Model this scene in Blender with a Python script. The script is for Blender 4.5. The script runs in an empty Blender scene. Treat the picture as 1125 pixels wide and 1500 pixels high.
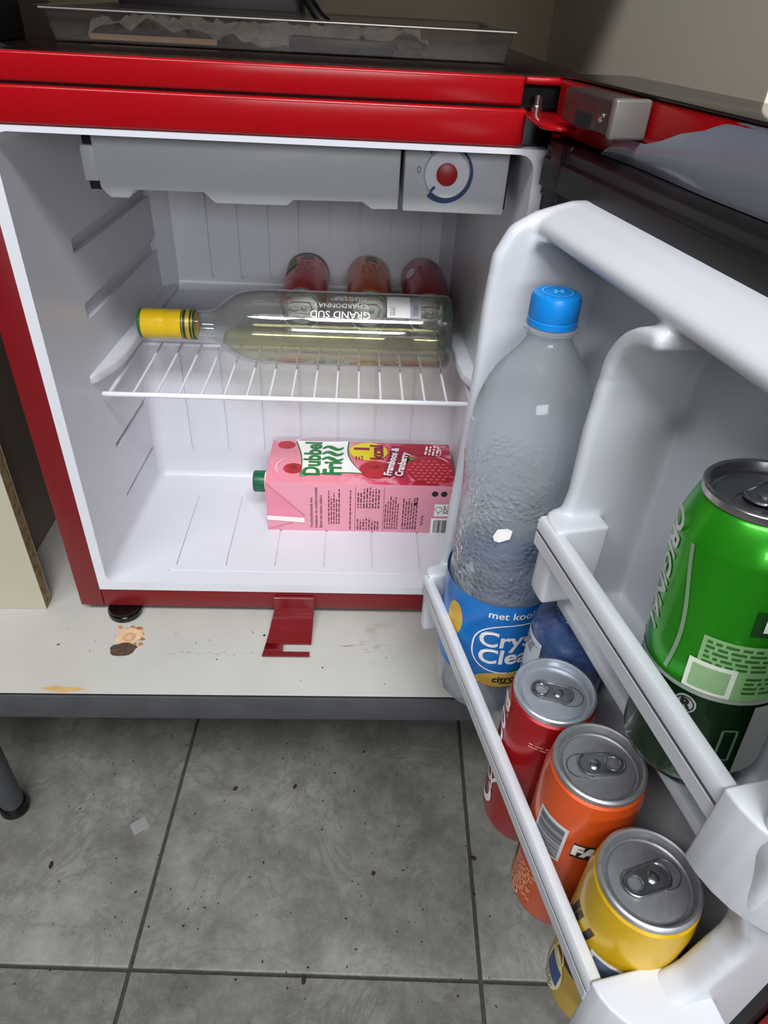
import bpy, bmesh, math, random
from mathutils import Vector, Matrix
random.seed(7)
PI = math.pi
SC = bpy.context.scene
COL = SC.collection

# ------------------------------------------------------------------ camera
def set_camera():
    f, p, yw, r = 1012.4254, 0.6398, -0.057, 0.0561
    loc = Vector((0.0743, -0.5531, 0.5596))
    cy, sy, cp, sp = math.cos(yw), math.sin(yw), math.cos(p), math.sin(p)
    fwd = Vector((-sy * cp, cy * cp, -sp)); right = Vector((cy, sy, 0)); up = right.cross(fwd)
    cr, sr = math.cos(r), math.sin(r)
    rx = cr * right + sr * up; ux = -sr * right + cr * up
    cd = bpy.data.cameras.new('camera'); cd.sensor_fit = 'HORIZONTAL'; cd.sensor_width = 36.0
    cd.lens = f * 36.0 / 1125.0; cd.clip_start = 0.01; cd.clip_end = 50
    co = bpy.data.objects.new('camera', cd); COL.objects.link(co)
    m = Matrix((rx, ux, -fwd)).transposed().to_4x4(); m.translation = loc
    co.matrix_world = m
    SC.camera = co
set_camera()

# ------------------------------------------------------------------ world, lamps, exposure
w = bpy.data.worlds.new('world'); SC.world = w; w.use_nodes = True
w.node_tree.nodes['Background'].inputs[0].default_value = (0.86, 0.92, 1.0, 1)
w.node_tree.nodes['Background'].inputs[1].default_value = 0.07

def area(name, loc, target, sx, sy, energy, color):
    l = bpy.data.lights.new(name, 'AREA'); l.shape = 'RECTANGLE'; l.size = sx; l.size_y = sy
    l.energy = energy; l.color = color
    o = bpy.data.objects.new(name, l); COL.objects.link(o); o.location = loc
    o.rotation_euler = (Vector(target) - Vector(loc)).to_track_quat('-Z', 'Y').to_euler()
    return o
area('ceiling_lamp', (0.34, -1.85, 2.70), (0.0, 0.0, 0.2), 1.3, 0.5, 78, (0.97, 0.98, 1.0))
area('left_ceiling_lamp', (-1.05, -1.65, 2.75), (0.05, 0.0, 0.25), 1.4, 0.4, 46, (0.97, 0.98, 1.0))
area('window_light', (0.25, -3.2, 1.25), (0.0, 0.1, 0.2), 1.5, 0.45, 36, (0.93, 0.96, 1.0))
SC.view_settings.view_transform = 'Standard'; SC.view_settings.look = 'None'
SC.view_settings.gamma = 1.0; SC.view_settings.use_curve_mapping = False
SC.view_settings.exposure = 0.0

# ------------------------------------------------------------------ materials
def lin(h):
    h = h.lstrip('#'); v = [int(h[i:i + 2], 16) / 255 for i in (0, 2, 4)]
    return tuple(c / 12.92 if c <= .04045 else ((c + .055) / 1.055) ** 2.4 for c in v) + (1.0,)

class Mat:
    def __init__(s, name):
        s.m = bpy.data.materials.new(name); s.m.use_nodes = True
        s.nt = s.m.node_tree; s.N = s.nt.nodes; s.L = s.nt.links
        s.b = s.N['Principled BSDF']; s.out = s.N['Material Output']
    def add(s, t, **k):
        n = s.N.new(t)
        for a, v in k.items(): setattr(n, a, v)
        return n
    def coord(s, scale=(1, 1, 1), kind='Object'):
        tc = s.add('ShaderNodeTexCoord'); mp = s.add('ShaderNodeMapping')
        mp.inputs['Scale'].default_value = scale
        s.L.new(tc.outputs[kind], mp.inputs[0]); return mp.outputs[0]
    def noise(s, scale, detail=4, rough=.55, co=None, stretch=(1, 1, 1)):
        n = s.add('ShaderNodeTexNoise'); n.inputs['Scale'].default_value = scale
        n.inputs['Detail'].default_value = detail; n.inputs['Roughness'].default_value = rough
        s.L.new(co or s.coord(stretch), n.inputs['Vector']); return n.outputs['Fac']
    def ramp(s, fac, stops):
        r = s.add('ShaderNodeValToRGB'); e = r.color_ramp.elements
        while len(e) < len(stops): e.new(.5)
        for el, (p, c) in zip(e, stops): el.position = p; el.color = c
        s.L.new(fac, r.inputs[0]); return r.outputs[0]
    def mix(s, fac, a, b):
        n = s.add('ShaderNodeMix', data_type='RGBA')
        for i, v in ((0, fac), (6, a), (7, b)):
            if isinstance(v, bpy.types.NodeSocket): s.L.new(v, n.inputs[i])
            else: n.inputs[i].default_value = v
        return n.outputs[2]
    def bump(s, h, strength=.2, dist=.001):
        n = s.add('ShaderNodeBump'); n.inputs['Strength'].default_value = strength
        n.inputs['Distance'].default_value = dist
        s.L.new(h, n.inputs['Height']); s.L.new(n.outputs[0], s.b.inputs['Normal']); return n

def simple(name, col, rough=.5, metal=0, grain=.04, gscale=60, bump=0, coat=0, spec=.5):
    M = Mat(name); c = lin(col)
    f = M.noise(gscale, 3)
    d = tuple(x * (1 - grain) for x in c[:3]) + (1,); e = tuple(min(1, x * (1 + grain)) for x in c[:3]) + (1,)
    M.L.new(M.ramp(f, [(.3, d), (.7, e)]), M.b.inputs['Base Color'])
    M.b.inputs['Roughness'].default_value = rough; M.b.inputs['Metallic'].default_value = metal
    M.b.inputs['Specular IOR Level'].default_value = spec
    if coat: M.b.inputs['Coat Weight'].default_value = coat; M.b.inputs['Coat Roughness'].default_value = .08
    if bump: M.bump(f, bump, .0006)
    return M.m

def schlick(M, ior, refl=1.0):
    lw = M.add('ShaderNodeLayerWeight'); lw.inputs['Blend'].default_value = .5
    f0 = ((ior - 1) / (ior + 1)) ** 2
    pw = M.add('ShaderNodeMath', operation='POWER'); pw.inputs[1].default_value = 4; M.L.new(lw.outputs['Facing'], pw.inputs[0])
    ma = M.add('ShaderNodeMath', operation='MULTIPLY_ADD'); ma.inputs[1].default_value = (1 - f0) * refl; ma.inputs[2].default_value = f0 * refl
    M.L.new(pw.outputs[0], ma.inputs[0]); return lw, ma
def thin_clear(name, tint='ffffff', rough=.05, refl=1.0, bump=None, haze=0.0, ior=1.35, edge=None):
    """thin-walled transparent plastic: clear with fresnel reflections"""
    M = Mat(name); M.N.remove(M.b)
    tr = M.add('ShaderNodeBsdfTransparent'); tr.inputs[0].default_value = lin(tint)
    if edge:                                                        # longer way through the wall near the outline
        lf = M.add('ShaderNodeLayerWeight'); lf.inputs['Blend'].default_value = .5
        pe = M.add('ShaderNodeMath', operation='POWER'); pe.inputs[1].default_value = 3.0; M.L.new(lf.outputs['Facing'], pe.inputs[0])
        M.L.new(M.mix(pe.outputs[0], lin(tint), lin(edge)), tr.inputs[0])
    gl = M.add('ShaderNodeBsdfGlossy'); gl.inputs['Roughness'].default_value = rough
    lw, mul = schlick(M, ior, refl)
    mx = M.add('ShaderNodeMixShader'); M.L.new(mul.outputs[0], mx.inputs[0])
    M.L.new(tr.outputs[0], mx.inputs[1]); M.L.new(gl.outputs[0], mx.inputs[2])
    last = mx
    if haze:
        df = M.add('ShaderNodeBsdfDiffuse'); df.inputs[0].default_value = (.8, .83, .86, 1)
        m2 = M.add('ShaderNodeMixShader'); m2.inputs[0].default_value = haze
        M.L.new(mx.outputs[0], m2.inputs[1]); M.L.new(df.outputs[0], m2.inputs[2]); last = m2
    M.L.new(last.outputs[0], M.out.inputs[0])
    if bump:
        h, st, di = bump(M)
        n = M.add('ShaderNodeBump'); n.inputs['Strength'].default_value = st; n.inputs['Distance'].default_value = di
        M.L.new(h, n.inputs['Height']); M.L.new(n.outputs[0], gl.inputs['Normal']); M.L.new(n.outputs[0], lw.inputs['Normal'])
        if haze: M.L.new(n.outputs[0], df.inputs['Normal'])
    return M.m

def glass(name, col, ior=1.45, rough=0.0):
    M = Mat(name); M.b.inputs['Base Color'].default_value = lin(col)
    M.b.inputs['Transmission Weight'].default_value = 1; M.b.inputs['IOR'].default_value = ior
    M.b.inputs['Roughness'].default_value = rough
    return M.m

red_paint = simple('red_paint', '980b12', .2, 0, .03, 200, spec=.22)
red_top = simple('dark_top_lacquer', '160a0a', .22, 0, .05, 40)
red_shaded = simple('red_paint_shaded_frame', '700d14', .34, 0, .03, 200)  # same red, darkened for the weaker light on the frame
white_abs = simple('white_liner_plastic', 'd2d3da', .32, 0, .01, 30)
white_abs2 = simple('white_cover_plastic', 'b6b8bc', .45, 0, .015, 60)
white_door = simple('white_door_liner_plastic', 'c8cbd1', .28, 0, .01, 30)
white_wire = simple('white_coated_wire', 'e6e6ec', .35, 0, .02, 90)
black_rub = simple('black_gasket_rubber', '0f0f11', .45, 0, .12, 120)
black_gloss = simple('black_plastic', '050506', .18)
dark_slot = simple('dark_recess', '0a0a0b', .8)
groove_grey = simple('rail_groove_grey', '55555a', .6)
chrome = simple('zinc_steel', 'b9b9b6', .25, 1, .08, 300)
alu = simple('can_aluminium', 'b4b5b8', .27, 1, .06, 250)
alu_dark = simple('can_lid_aluminium', 'a3a4a7', .4, .75, .08, 250)
steel_edge = simple('grey_steel_band', '4c4e52', .5, .3, .14, 25)
leg_paint = simple('grey_leg_paint', '45484c', .4, .2, .08, 60)
film_grey = simple('grey_protective_film', '70757f', .16, 0, .08, 14, bump=.3)
hinge_brown = simple('dark_hinge_cap', '3d3130', .35, .2, .12, 80)
hinge_grey = simple('grey_hinge_cap_end', '6f6b66', .42, .3, .08, 80)
blue_ink = simple('dark_blue_print', '153b63', .45)
grey_ink = simple('grey_print', '6b6e73', .5)
black_ink = simple('black_print', '1d1b1c', .5)
white_ink = simple('white_print', 'f2f0ee', .5)
dial_red = simple('red_dial_cap', 'a01219', .4)

def stone():
    M = Mat('grey_stone_tile'); co = M.coord((1, 1, 1), 'Generated')
    tc = M.add('ShaderNodeNewGeometry'); oi = M.add('ShaderNodeObjectInfo')
    add = M.add('ShaderNodeVectorMath', operation='ADD')
    M.L.new(tc.outputs['Position'], add.inputs[0]); M.L.new(oi.outputs['Random'], add.inputs[1])
    def nz(sc, det, ro, dist=0):
        n = M.add('ShaderNodeTexNoise'); n.inputs['Scale'].default_value = sc; n.inputs['Detail'].default_value = det
        n.inputs['Roughness'].default_value = ro; n.inputs['Distortion'].default_value = dist
        M.L.new(add.outputs[0], n.inputs['Vector']); return n.outputs['Fac']
    base = M.ramp(nz(11, 12, .76, .25), [(.33, lin('625f59')), (.5, lin('7b7973')), (.67, lin('918f89'))])
    vein = M.ramp(nz(7, 10, .7, .9), [(.475, (0, 0, 0, 1)), (.5, (.55, .55, .55, 1)), (.525, (0, 0, 0, 1))])
    c1 = M.mix(vein, base, lin('625f59'))
    m = M.add('ShaderNodeMath', operation='MULTIPLY'); m.inputs[1].default_value = .45
    spk = M.ramp(nz(16, 10, .8), [(.54, (0, 0, 0, 1)), (.70, (1, 1, 1, 1))])
    M.L.new(spk, m.inputs[0])
    c2 = M.mix(m.outputs[0], c1, lin('524f49'))
    M.L.new(c2, M.b.inputs['Base Color']); M.b.inputs['Roughness'].default_value = .42
    M.bump(nz(60, 6, .7), .12, .001)
    return M.m
tile_mat = stone()
grout = simple('dark_grout', '3d3a36', .9, 0, .3, 150, bump=.4)

def laminate():
    M = Mat('white_worn_laminate'); f = M.noise(3, 6, .6); g = M.noise(14, 8, .7)
    base = M.ramp(f, [(.35, lin('a6a49d')), (.65, lin('b7b5ae'))])
    sc = M.ramp(g, [(.60, (0, 0, 0, 1)), (.74, (1, 1, 1, 1))])
    M.L.new(M.mix(sc, base, lin('97938a')), M.b.inputs['Base Color'])
    M.b.inputs['Roughness'].default_value = .38
    return M.m
lam = laminate()
board_white = simple('cream_board_laminate', 'b0aa97', .45, 0, .03, 6)
def chip():
    M = Mat('raw_chipboard'); a = M.noise(140, 5, .7)
    M.L.new(M.ramp(a, [(.3, lin('5f5038')), (.5, lin('8b7852')), (.72, lin('ab9a72'))]), M.b.inputs['Base Color'])
    M.b.inputs['Roughness'].default_value = .9; M.bump(a, .6, .002); return M.m
chipboard = chip()
wall_brown = simple('brown_back_panel', '7d6f58', .7, 0, .06, 400)
wall_cream = simple('cream_side_panel', 'd0c8b6', .55, 0, .03, 300)
wall_grey = simple('grey_brown_side_panel', '807468', .6, 0, .06, 12)
lit_edge = simple('lit_panel_edge', 'e4dcc4', .5)  # panel cream made lighter, light on the front edge painted in

# ------------------------------------------------------------------ mesh helpers
def sharp(me, ang=38):
    me.polygons.foreach_set('use_smooth', [True] * len(me.polygons))
    me.set_sharp_from_angle(angle=math.radians(ang))
def obj(name, bm, mat, parent=None, mw=None, smooth=True, recalc=True):
    if recalc: bmesh.ops.recalc_face_normals(bm, faces=bm.faces[:])
    me = bpy.data.meshes.new(name); bm.to_mesh(me); bm.free()
    if smooth: sharp(me)
    if isinstance(mat, (list, tuple)):
        for m in mat: me.materials.append(m)
    else: me.materials.append(mat)
    o = bpy.data.objects.new(name, me); COL.objects.link(o)
    if parent: o.parent = parent
    if mw is not None: o.matrix_local = mw
    return o
def empty(name, loc=(0, 0, 0), rot=(0, 0, 0)):
    o = bpy.data.objects.new(name, None); COL.objects.link(o); o.location = loc; o.rotation_euler = rot
    o.empty_display_size = .02
    return o
def tag(o, label=None, cat=None, group=None, kind=None):
    if label: o['label'] = label
    if cat: o['category'] = cat
    if group: o['group'] = group
    if kind: o['kind'] = kind
    return o
def box(bm, x0, x1, y0, y1, z0, z1, bev=0, seg=2):
    vs = [bm.verts.new((x, y, z)) for x in (x0, x1) for y in (y0, y1) for z in (z0, z1)]
    F = [(0, 1, 3, 2), (4, 6, 7, 5), (0, 4, 5, 1), (2, 3, 7, 6), (0, 2, 6, 4), (1, 5, 7, 3)]
    fs = [bm.faces.new([vs[i] for i in f]) for f in F]
    if bev:
        es = list({e for f in fs for e in f.edges})
        bmesh.ops.bevel(bm, geom=es, offset=bev, segments=seg, affect='EDGES', profile=.5)
    return bm
def nbox(*a, **k): return box(bmesh.new(), *a, **k)
def lathe(bm, prof, n=48, cap0=True, cap1=True, center=(0, 0)):
    rings = []
    for r, z in prof:
        if r <= 1e-7: rings.append([bm.verts.new((center[0], center[1], z))])
        else: rings.append([bm.verts.new((center[0] + r * math.cos(2 * PI * i / n), center[1] + r * math.sin(2 * PI * i / n), z)) for i in range(n)])
    for a, b in zip(rings, rings[1:]):
        for i in range(n):
            j = (i + 1) % n
            if len(a) == 1 and len(b) == 1: continue
            if len(a) == 1: bm.faces.new((a[0], b[i], b[j]))
            elif len(b) == 1: bm.faces.new((a[i], a[j], b[0]))
            else: bm.faces.new((a[i], a[j], b[j], b[i]))
    if cap0 and len(rings[0]) > 1: bm.faces.new(rings[0][::-1])
    if cap1 and len(rings[-1]) > 1: bm.faces.new(rings[-1])
    return bm
def prism(bm, poly, a0, a1, axis='x', bev=0, seg=2):
    """poly: 2D points; extruded along axis from a0 to a1.  x: (y,z)  y: (x,z)  z: (x,y)"""
    def P(a, u, v): return {'x': (a, u, v), 'y': (u, a, v), 'z': (u, v, a)}[axis]
    A = [bm.verts.new(P(a0, u, v)) for u, v in poly]; B = [bm.verts.new(P(a1, u, v)) for u, v in poly]
    n = len(poly); fs = [bm.faces.new(A), bm.faces.new(B[::-1])]
    for i in range(n): fs.append(bm.faces.new((A[i], B[i], B[(i + 1) % n], A[(i + 1) % n])))
    bmesh.ops.recalc_face_normals(bm, faces=fs)
    if bev:
        es = list({e for f in fs for e in f.edges})
        bmesh.ops.bevel(bm, geom=es, offset=bev, segments=seg, affect='EDGES', profile=.5)
    return bm
def tube(bm, pts, r, n=10, closed=False, cap=True):
    pts = [Vector(p) for p in pts]; rings = []
    for i, p in enumerate(pts):
        if closed: t = (pts[(i + 1) % len(pts)] - pts[i - 1])
        else: t = pts[min(i + 1, len(pts) - 1)] - pts[max(i - 1, 0)]
        t.normalize(); u = t.cross(Vector((0, 0, 1)))
        if u.length < 1e-3: u = t.cross(Vector((1, 0, 0)))
        u.normalize(); v = t.cross(u); rr = r[i] if isinstance(r, (list, tuple)) else r
        rings.append([bm.verts.new(p + rr * (math.cos(2 * PI * k / n) * u + math.sin(2 * PI * k / n) * v)) for k in range(n)])
    m = len(rings)
    for i in range(m if closed else m - 1):
        a, b = rings[i], rings[(i + 1) % m]
        for k in range(n): bm.faces.new((a[k], a[(k + 1) % n], b[(k + 1) % n], b[k]))
    if cap and not closed: bm.faces.new(rings[0][::-1]); bm.faces.new(rings[-1])
    return bm
def arc(cx, cy, r, a0, a1, n):
    return [(cx + r * math.cos(a0 + (a1 - a0) * i / n), cy + r * math.sin(a0 + (a1 - a0) * i / n)) for i in range(n + 1)]

# print on surfaces: f(u,v) -> point
def flat(o, u, v, e=.0003):
    o, u, v = Vector(o), Vector(u).normalized(), Vector(v).normalized(); n = u.cross(v)
    return lambda a, b: o + a * u + b * v + e * n
def cyl(r, th0, e=.0003, vertical=False, zc=0):
    """th0: angle faced; vertical: text runs up the can"""
    def f(a, b):
        if vertical: a, b = -b, a
        t = th0 + a / r
        return Vector(((r + e) * math.cos(t), (r + e) * math.sin(t), b + zc))
    return f
def patch(bm, f, u0, u1, v0, v1, nu=1, nv=1):
    g = [[bm.verts.new(f(u0 + (u1 - u0) * i / nu, v0 + (v1 - v0) * j / nv)) for j in range(nv + 1)] for i in range(nu + 1)]
    for i in range(nu):
        for j in range(nv): bm.faces.new((g[i][j], g[i + 1][j], g[i + 1][j + 1], g[i][j + 1]))
    return bm
def ellipse(bm, f, cu, cv, ru, rv, n=28, rings=4, r0=0):
    prev = None
    for k in range(rings + 1):
        s = r0 + (1 - r0) * k / rings
        if s == 0: cur = [bm.verts.new(f(cu, cv))]
        else: cur = [bm.verts.new(f(cu + ru * s * math.cos(2 * PI * i / n), cv + rv * s * math.sin(2 * PI * i / n))) for i in range(n)]
        if prev:
            for i in range(n):
                j = (i + 1) % n
                if len(prev) == 1: bm.faces.new((prev[0], cur[i], cur[j]))
                else: bm.faces.new((prev[i], cur[i], cur[j], prev[j]))
        prev = cur
    return bm
def ribbon(bm, f, pts, wd):
    prev = None
    for i, (u, v) in enumerate(pts):
        a = pts[max(i - 1, 0)]; b = pts[min(i + 1, len(pts) - 1)]
        du, dv = b[0] - a[0], b[1] - a[1]; l = math.hypot(du, dv) or 1
        ww = wd[i] if isinstance(wd, (list, tuple)) else wd
        nu, nv = -dv / l * ww / 2, du / l * ww / 2
        cur = (bm.verts.new(f(u + nu, v + nv)), bm.verts.new(f(u - nu, v - nv)))
        if prev: bm.faces.new((prev[0], prev[1], cur[1], cur[0]))
        prev = cur
    return bm
def poly(bm, f, pts):
    vs = [bm.verts.new(f(u, v)) for u, v in pts]; bm.faces.new(vs)
    return bm
def fine(bm, f, u0, v0, wd, lines, lh, rnd=random):
    """illegible small print: rows of word-length bars"""
    for k in range(lines):
        v = v0 - k * lh; u = u0; end = u0 + wd * rnd.uniform(.7, 1)
        while u < end:
            l = rnd.uniform(.6, 2.4) * lh; patch(bm, f, u, min(u + l, end), v, v + lh * .5, 2); u += l + lh * .5
    return bm
def bars(bm, f, u0, u1, v0, v1, rnd=random):
    u = u0; st = (u1 - u0) / 60
    while u < u1:
        l = rnd.choice((1, 1, 2, 3)) * st; patch(bm, f, u, min(u + l, u1), v0, v1, 1); u += l + rnd.choice((1, 1, 2)) * st
    return bm
def text(bm, f, s, size, u=0, v=0, align='CENTER', off=0, shear=0, track=1.0, sx=1.0):
    cu = bpy.data.curves.new('t', 'FONT'); cu.body = s; cu.size = size; cu.align_x = align; cu.align_y = 'CENTER'
    cu.offset = off; cu.shear = shear; cu.space_character = track; cu.resolution_u = 3
    o = bpy.data.objects.new('t', cu); COL.objects.link(o); bpy.context.view_layer.update()
    me = o.evaluated_get(bpy.context.evaluated_depsgraph_get()).to_mesh()
    vs = [bm.verts.new(f(u + q.co.x * sx, v + q.co.y)) for q in me.vertices]
    for p in me.polygons:
        try: bm.faces.new([vs[i] for i in p.vertices])
        except ValueError: pass
    bpy.data.objects.remove(o); bpy.data.curves.remove(cu)
    return bm
def pr(name, bm, mat, parent, label=None):
    o = obj(name, bm, mat, parent, smooth=False, recalc=False)
    if label: o['label'] = label
    return o
def evaluated(o, name, mat, parent=None, ang=35):
    bpy.context.view_layer.update()
    me = bpy.data.meshes.new_from_object(o.evaluated_get(bpy.context.evaluated_depsgraph_get()))
    me.name = name; me.materials.clear(); me.materials.append(mat); sharp(me, ang)
    n = bpy.data.objects.new(name, me); COL.objects.link(n); n.parent = parent
    bpy.data.objects.remove(o); return n

# ================================================================== SETTING
TH = -0.037                                       # the tile grid is turned a little
GX, GY, FZ, TS = -0.197, -0.188, -0.45, 0.45
fl = tag(obj('floor', nbox(-3, 3, -3.2, 2, FZ - .06, FZ - .004), grout), kind='structure')
tb = nbox(.0022, TS - .0022, .0022, TS - .0022, -.010, 0, bev=.0022, seg=2)
tile0 = None
for i in range(-3, 4):
    for j in range(-3, 3):
        if tile0 is None: o = tile0 = obj('tile', tb, tile_mat, fl)
        else: o = tile0.copy(); COL.objects.link(o); o.parent = fl
        x, y = i * TS, j * TS
        o.location = (GX + x * math.cos(TH) - y * math.sin(TH), GY + x * math.sin(TH) + y * math.cos(TH), FZ + random.uniform(-.0004, .0004))
        o.rotation_euler = (0, 0, TH)

tag(obj('wall_back', nbox(-.324, .326, .5, .516, 0.0005, .70), wall_brown), kind='structure')
tag(obj('wall_left', nbox(-.324, -.308, .022, .4995, 0.0005, .70), wall_grey), kind='structure')
wr = tag(obj('wall_right', nbox(.31, .326, -.0895, .4995, 0.0005, .70), wall_cream), kind='structure')
obj('edge_band', nbox(.31, .326, -.0905, -.0897, 0.0005, .70), lit_edge, wr)  # added strip, its lighter colour stands for light on the panel front
tag(obj('ceiling', nbox(-.324, .326, .11, .516, .7005, .718), wall_cream), kind='structure')

# ------------------------------------------------------------------ table
table = tag(empty('table', (0, 0, FZ)), 'white worn laminate table with grey metal front edge holding the red fridge', 'table')
def tpart(name, bm, mat):
    o = obj(name, bm, mat, table); o.location = (0, 0, -FZ); return o
tpart('tabletop', nbox(-1.0, 1.0, -.1105, .62, -.030, 0, bev=.0008), lam)
tpart('edge_band', nbox(-1.0, 1.0, -.1135, -.111, -.034, -.0012, bev=.0006), steel_edge)
tpart('dark_joint', nbox(-1.0, 1.0, -.1113, -.1106, -.0034, -.0003), dark_slot)
for lx, ly in ((-.425, .03), (.75, .03), (-.425, .52), (.75, .52)):
    tpart('leg', lathe(bmesh.new(), [(.0165, FZ + .012), (.0165, -.0305)], 24, center=(lx, ly)), leg_paint)
    tpart('leg_foot', lathe(bmesh.new(), [(.018, FZ + .0006), (.0205, FZ + .003), (.0205, FZ + .016), (.0185, FZ + .020)], 24, center=(lx, ly)), black_gloss)
# stains on the laminate
def blob(cx, cy, r, n=22, j=.3, sx=1, sy=1, z=.0003):
    bm = bmesh.new()
    pts = [(cx + sx * r * (1 + random.uniform(-j, j)) * math.cos(2 * PI * i / n), cy + sy * r * (1 + random.uniform(-j, j)) * math.sin(2 * PI * i / n), z) for i in range(n)]
    bm.faces.new([bm.verts.new(p) for p in pts]); return bm
rust = simple('rust_stain', 'b0713c', .8, 0, .35, 160)
rust_pale = simple('pale_rust_ring', 'cfae8a', .7, 0, .12, 200)
rust_out = simple('ochre_stain', 'bd9a62', .6, 0, .15, 60)
brown_chip = simple('bare_brown_chip', '4b3a2c', .95, 0, .45, 260, bump=.8)
scuff = simple('grey_scuff', 'a3a097', .6, 0, .2, 120)
for k in range(15):
    a_ = random.uniform(0, 2 * PI); r_ = random.uniform(.0115, .0205)
    tpart('rust_splash', blob(-.1605 + r_ * math.cos(a_), -.034 + r_ * .8 * math.sin(a_), random.uniform(.0014, .0040), 11, .5, random.uniform(.6, 1.5), random.uniform(.5, 1.1), .0002 + k * .000006), rust)
tpart('rust_stain', blob(-.161, -.035, .0135, 20, .12, 1, .9, .0004), rust_pale)
for rr in (.0065, .0042):
    b = bmesh.new(); ellipse(b, flat((-.1605, -.0365, .0003), (1, 0, 0), (0, 1, 0)), 0, 0, rr, rr * .9, 24, 1, .86); tpart('rust_ring', b, rust)
tpart('chipped_patch', blob(-.163, -.0535, .0128, 15, .16, 1.12, .72, .0006), brown_chip)
tpart('ochre_stain', blob(-.208, -.1055, .016, 22, .35, 1.15, .2, .0002), rust_out)
b = bmesh.new()
for k in range(26):
    x = -.12 + k * .0058 + random.uniform(-.002, .002)
    if -.005 < x < .05 and k % 3: continue
    ellipse(b, flat((x, -.0575 + random.uniform(-.002, .002), 0), (1, .1, 0), (0, 1, 0), .0002), 0, 0, random.uniform(.001, .0032), random.uniform(.0003, .0009), 8, 1)
for k in range(14):
    ellipse(b, flat((.085 + random.uniform(-.02, .035), -.045 + random.uniform(-.008, .008), 0), (1, .1, 0), (0, 1, 0), .0002), 0, 0, random.uniform(.002, .007), random.uniform(.0003, .0007), 8, 1)
o = tpart('scuff_marks', b, scuff); o['kind'] = 'stuff'

# ------------------------------------------------------------------ board at the left
bd = tag(empty('board', (-.43, .012, 0)), 'cream laminate board with raw chipboard edge standing left of the fridge', 'board')
o = obj('laminate_face', nbox(-.20, .169, -.0082, -.0074, .0005, .66), board_white, bd)
o = obj('core', nbox(-.20, .169, -.0073, .0065, .0005, .66, bev=.0004, seg=1), chipboard, bd)
o = obj('laminate_back', nbox(-.20, .169, .0066, .0074, .0005, .66), board_white, bd)

# ================================================================== FRIDGE
FX0, FX1 = -.22, .2365
fr = tag(empty('mini_fridge', (0, 0, 0)), 'open red mini fridge with white interior standing on the table', 'fridge')
ZB = .0111
obj('side_panel', nbox(FX0, -.1949, 0, .46, ZB, .4765, bev=.0015), red_shaded, fr)
obj('side_panel', nbox(.2106, FX1, 0, .46, ZB, .4765, bev=.0015), red_shaded, fr)
obj('bottom_panel', nbox(-.1947, .2104, 0.0003, .46, ZB, .0362, bev=.0012), red_shaded, fr)
obj('back_panel', nbox(-.1947, .2104, .445, .46, .0364, .4765), red_shaded, fr)
# top rail (lower strip), notched at the hinge side, and top cover (upper strip)
obj('top_rail', nbox(FX0, .1905, -.0005, .03, .4768, .5013, bev=.003, seg=3), red_paint, fr)
obj('hinge_notch_shade', nbox(.1907, FX1, .012, .03, .4768, .5013), black_gloss, fr)  # black block stands in for the shadow in the hinge notch
obj('top_cover_edge', nbox(FX0, .1860, -.001, .0055, .5028, .5206, bev=.0022, seg=3), red_paint, fr)
obj('top_cover_edge', nbox(.1862, .2143, -.001, .0055, .5158, .5206, bev=.0018, seg=3), red_paint, fr)
obj('top_cover_edge', nbox(.2145, FX1, -.001, .0055, .5028, .5206, bev=.0022, seg=3), red_paint, fr)
obj('hinge_recess', nbox(.186, .2145, .0130, .028, .4768, .5157), dark_slot, fr)  # near-black block, shade of the hinge cut-out put into its colour
obj('top_panel', nbox(FX0, FX1, .0283, .46, .4768, .5203, bev=.001), red_top, fr)
obj('top_panel', nbox(FX0, FX1, .0056, .0282, .5160, .5203), red_top, fr)
obj('rail_gap', nbox(FX0 + .001, .186, .0035, .027, .5012, .5029), dark_slot, fr)

# liner: solid block minus a bevelled cavity, slots and grooves
blk = obj('blk', nbox(-.1947, .2104, -.0012, .43, .0364, .4763), white_abs)
cav = bmesh.new()
prism(cav, [(-.05, .0472), (.208, .0450), (.208, .247), (.342, .247), (.342, .4735), (-.05, .4725)], -.1865, .2025, 'x', bev=.0115, seg=4)
for v in cav.verts:                                              # draft: walls lean in towards the back
    if v.co.x < 0: v.co.x += max(0, v.co.y) * .045
    else: v.co.x -= max(0, v.co.y) * .03
cut = cav
def lw(y): return -.1865 + y * .045
def slot(z0, z1, y0, y1, dep=.005):
    ys = [y0 + (y1 - y0) * k / 6 for k in range(7)]
    pts = [(lw(y1) + .004, y1), (lw(y0) + .004, y0), (lw(y0), y0), (lw(y0 + .004) - dep, y0 + .004), (lw(y1) - dep, y1)]
    prism(cut, pts, z0, z1, 'z')
for z0, z1 in ((.3610, .3745), (.2995, .3155)): slot(z0, z1, .0915, .325)
for z0, z1 in ((.1540, .1615), (.0905, .0955)): slot(z0, z1, .0935, .20, .004)
for k in range(8):                                               # back wall grooves, upper and lower
    x = -.110 + k * .0372
    box(cut, x - .0019, x + .0019, .335, .3455, .262, .45)
for k in range(7):
    x = -.130 + k * .046
    box(cut, x - .0015, x + .0015, .203, .2105, .085, .225)
for k in range(6):
    x = -.118 + k * .054
    box(cut, x - .0012, x + .0012, .03, .165, .0440, .060)
box(cut, -.125, .17, .0185, .0215, .0455, .060)
cut = obj('cut', cav, white_abs)
md = blk.modifiers.new('b', 'BOOLEAN'); md.object = cut; md.operation = 'DIFFERENCE'; md.solver = 'EXACT'; md.use_self = True
liner = evaluated(blk, 'liner', white_abs, fr, 30)
bpy.data.objects.remove(cut)
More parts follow.
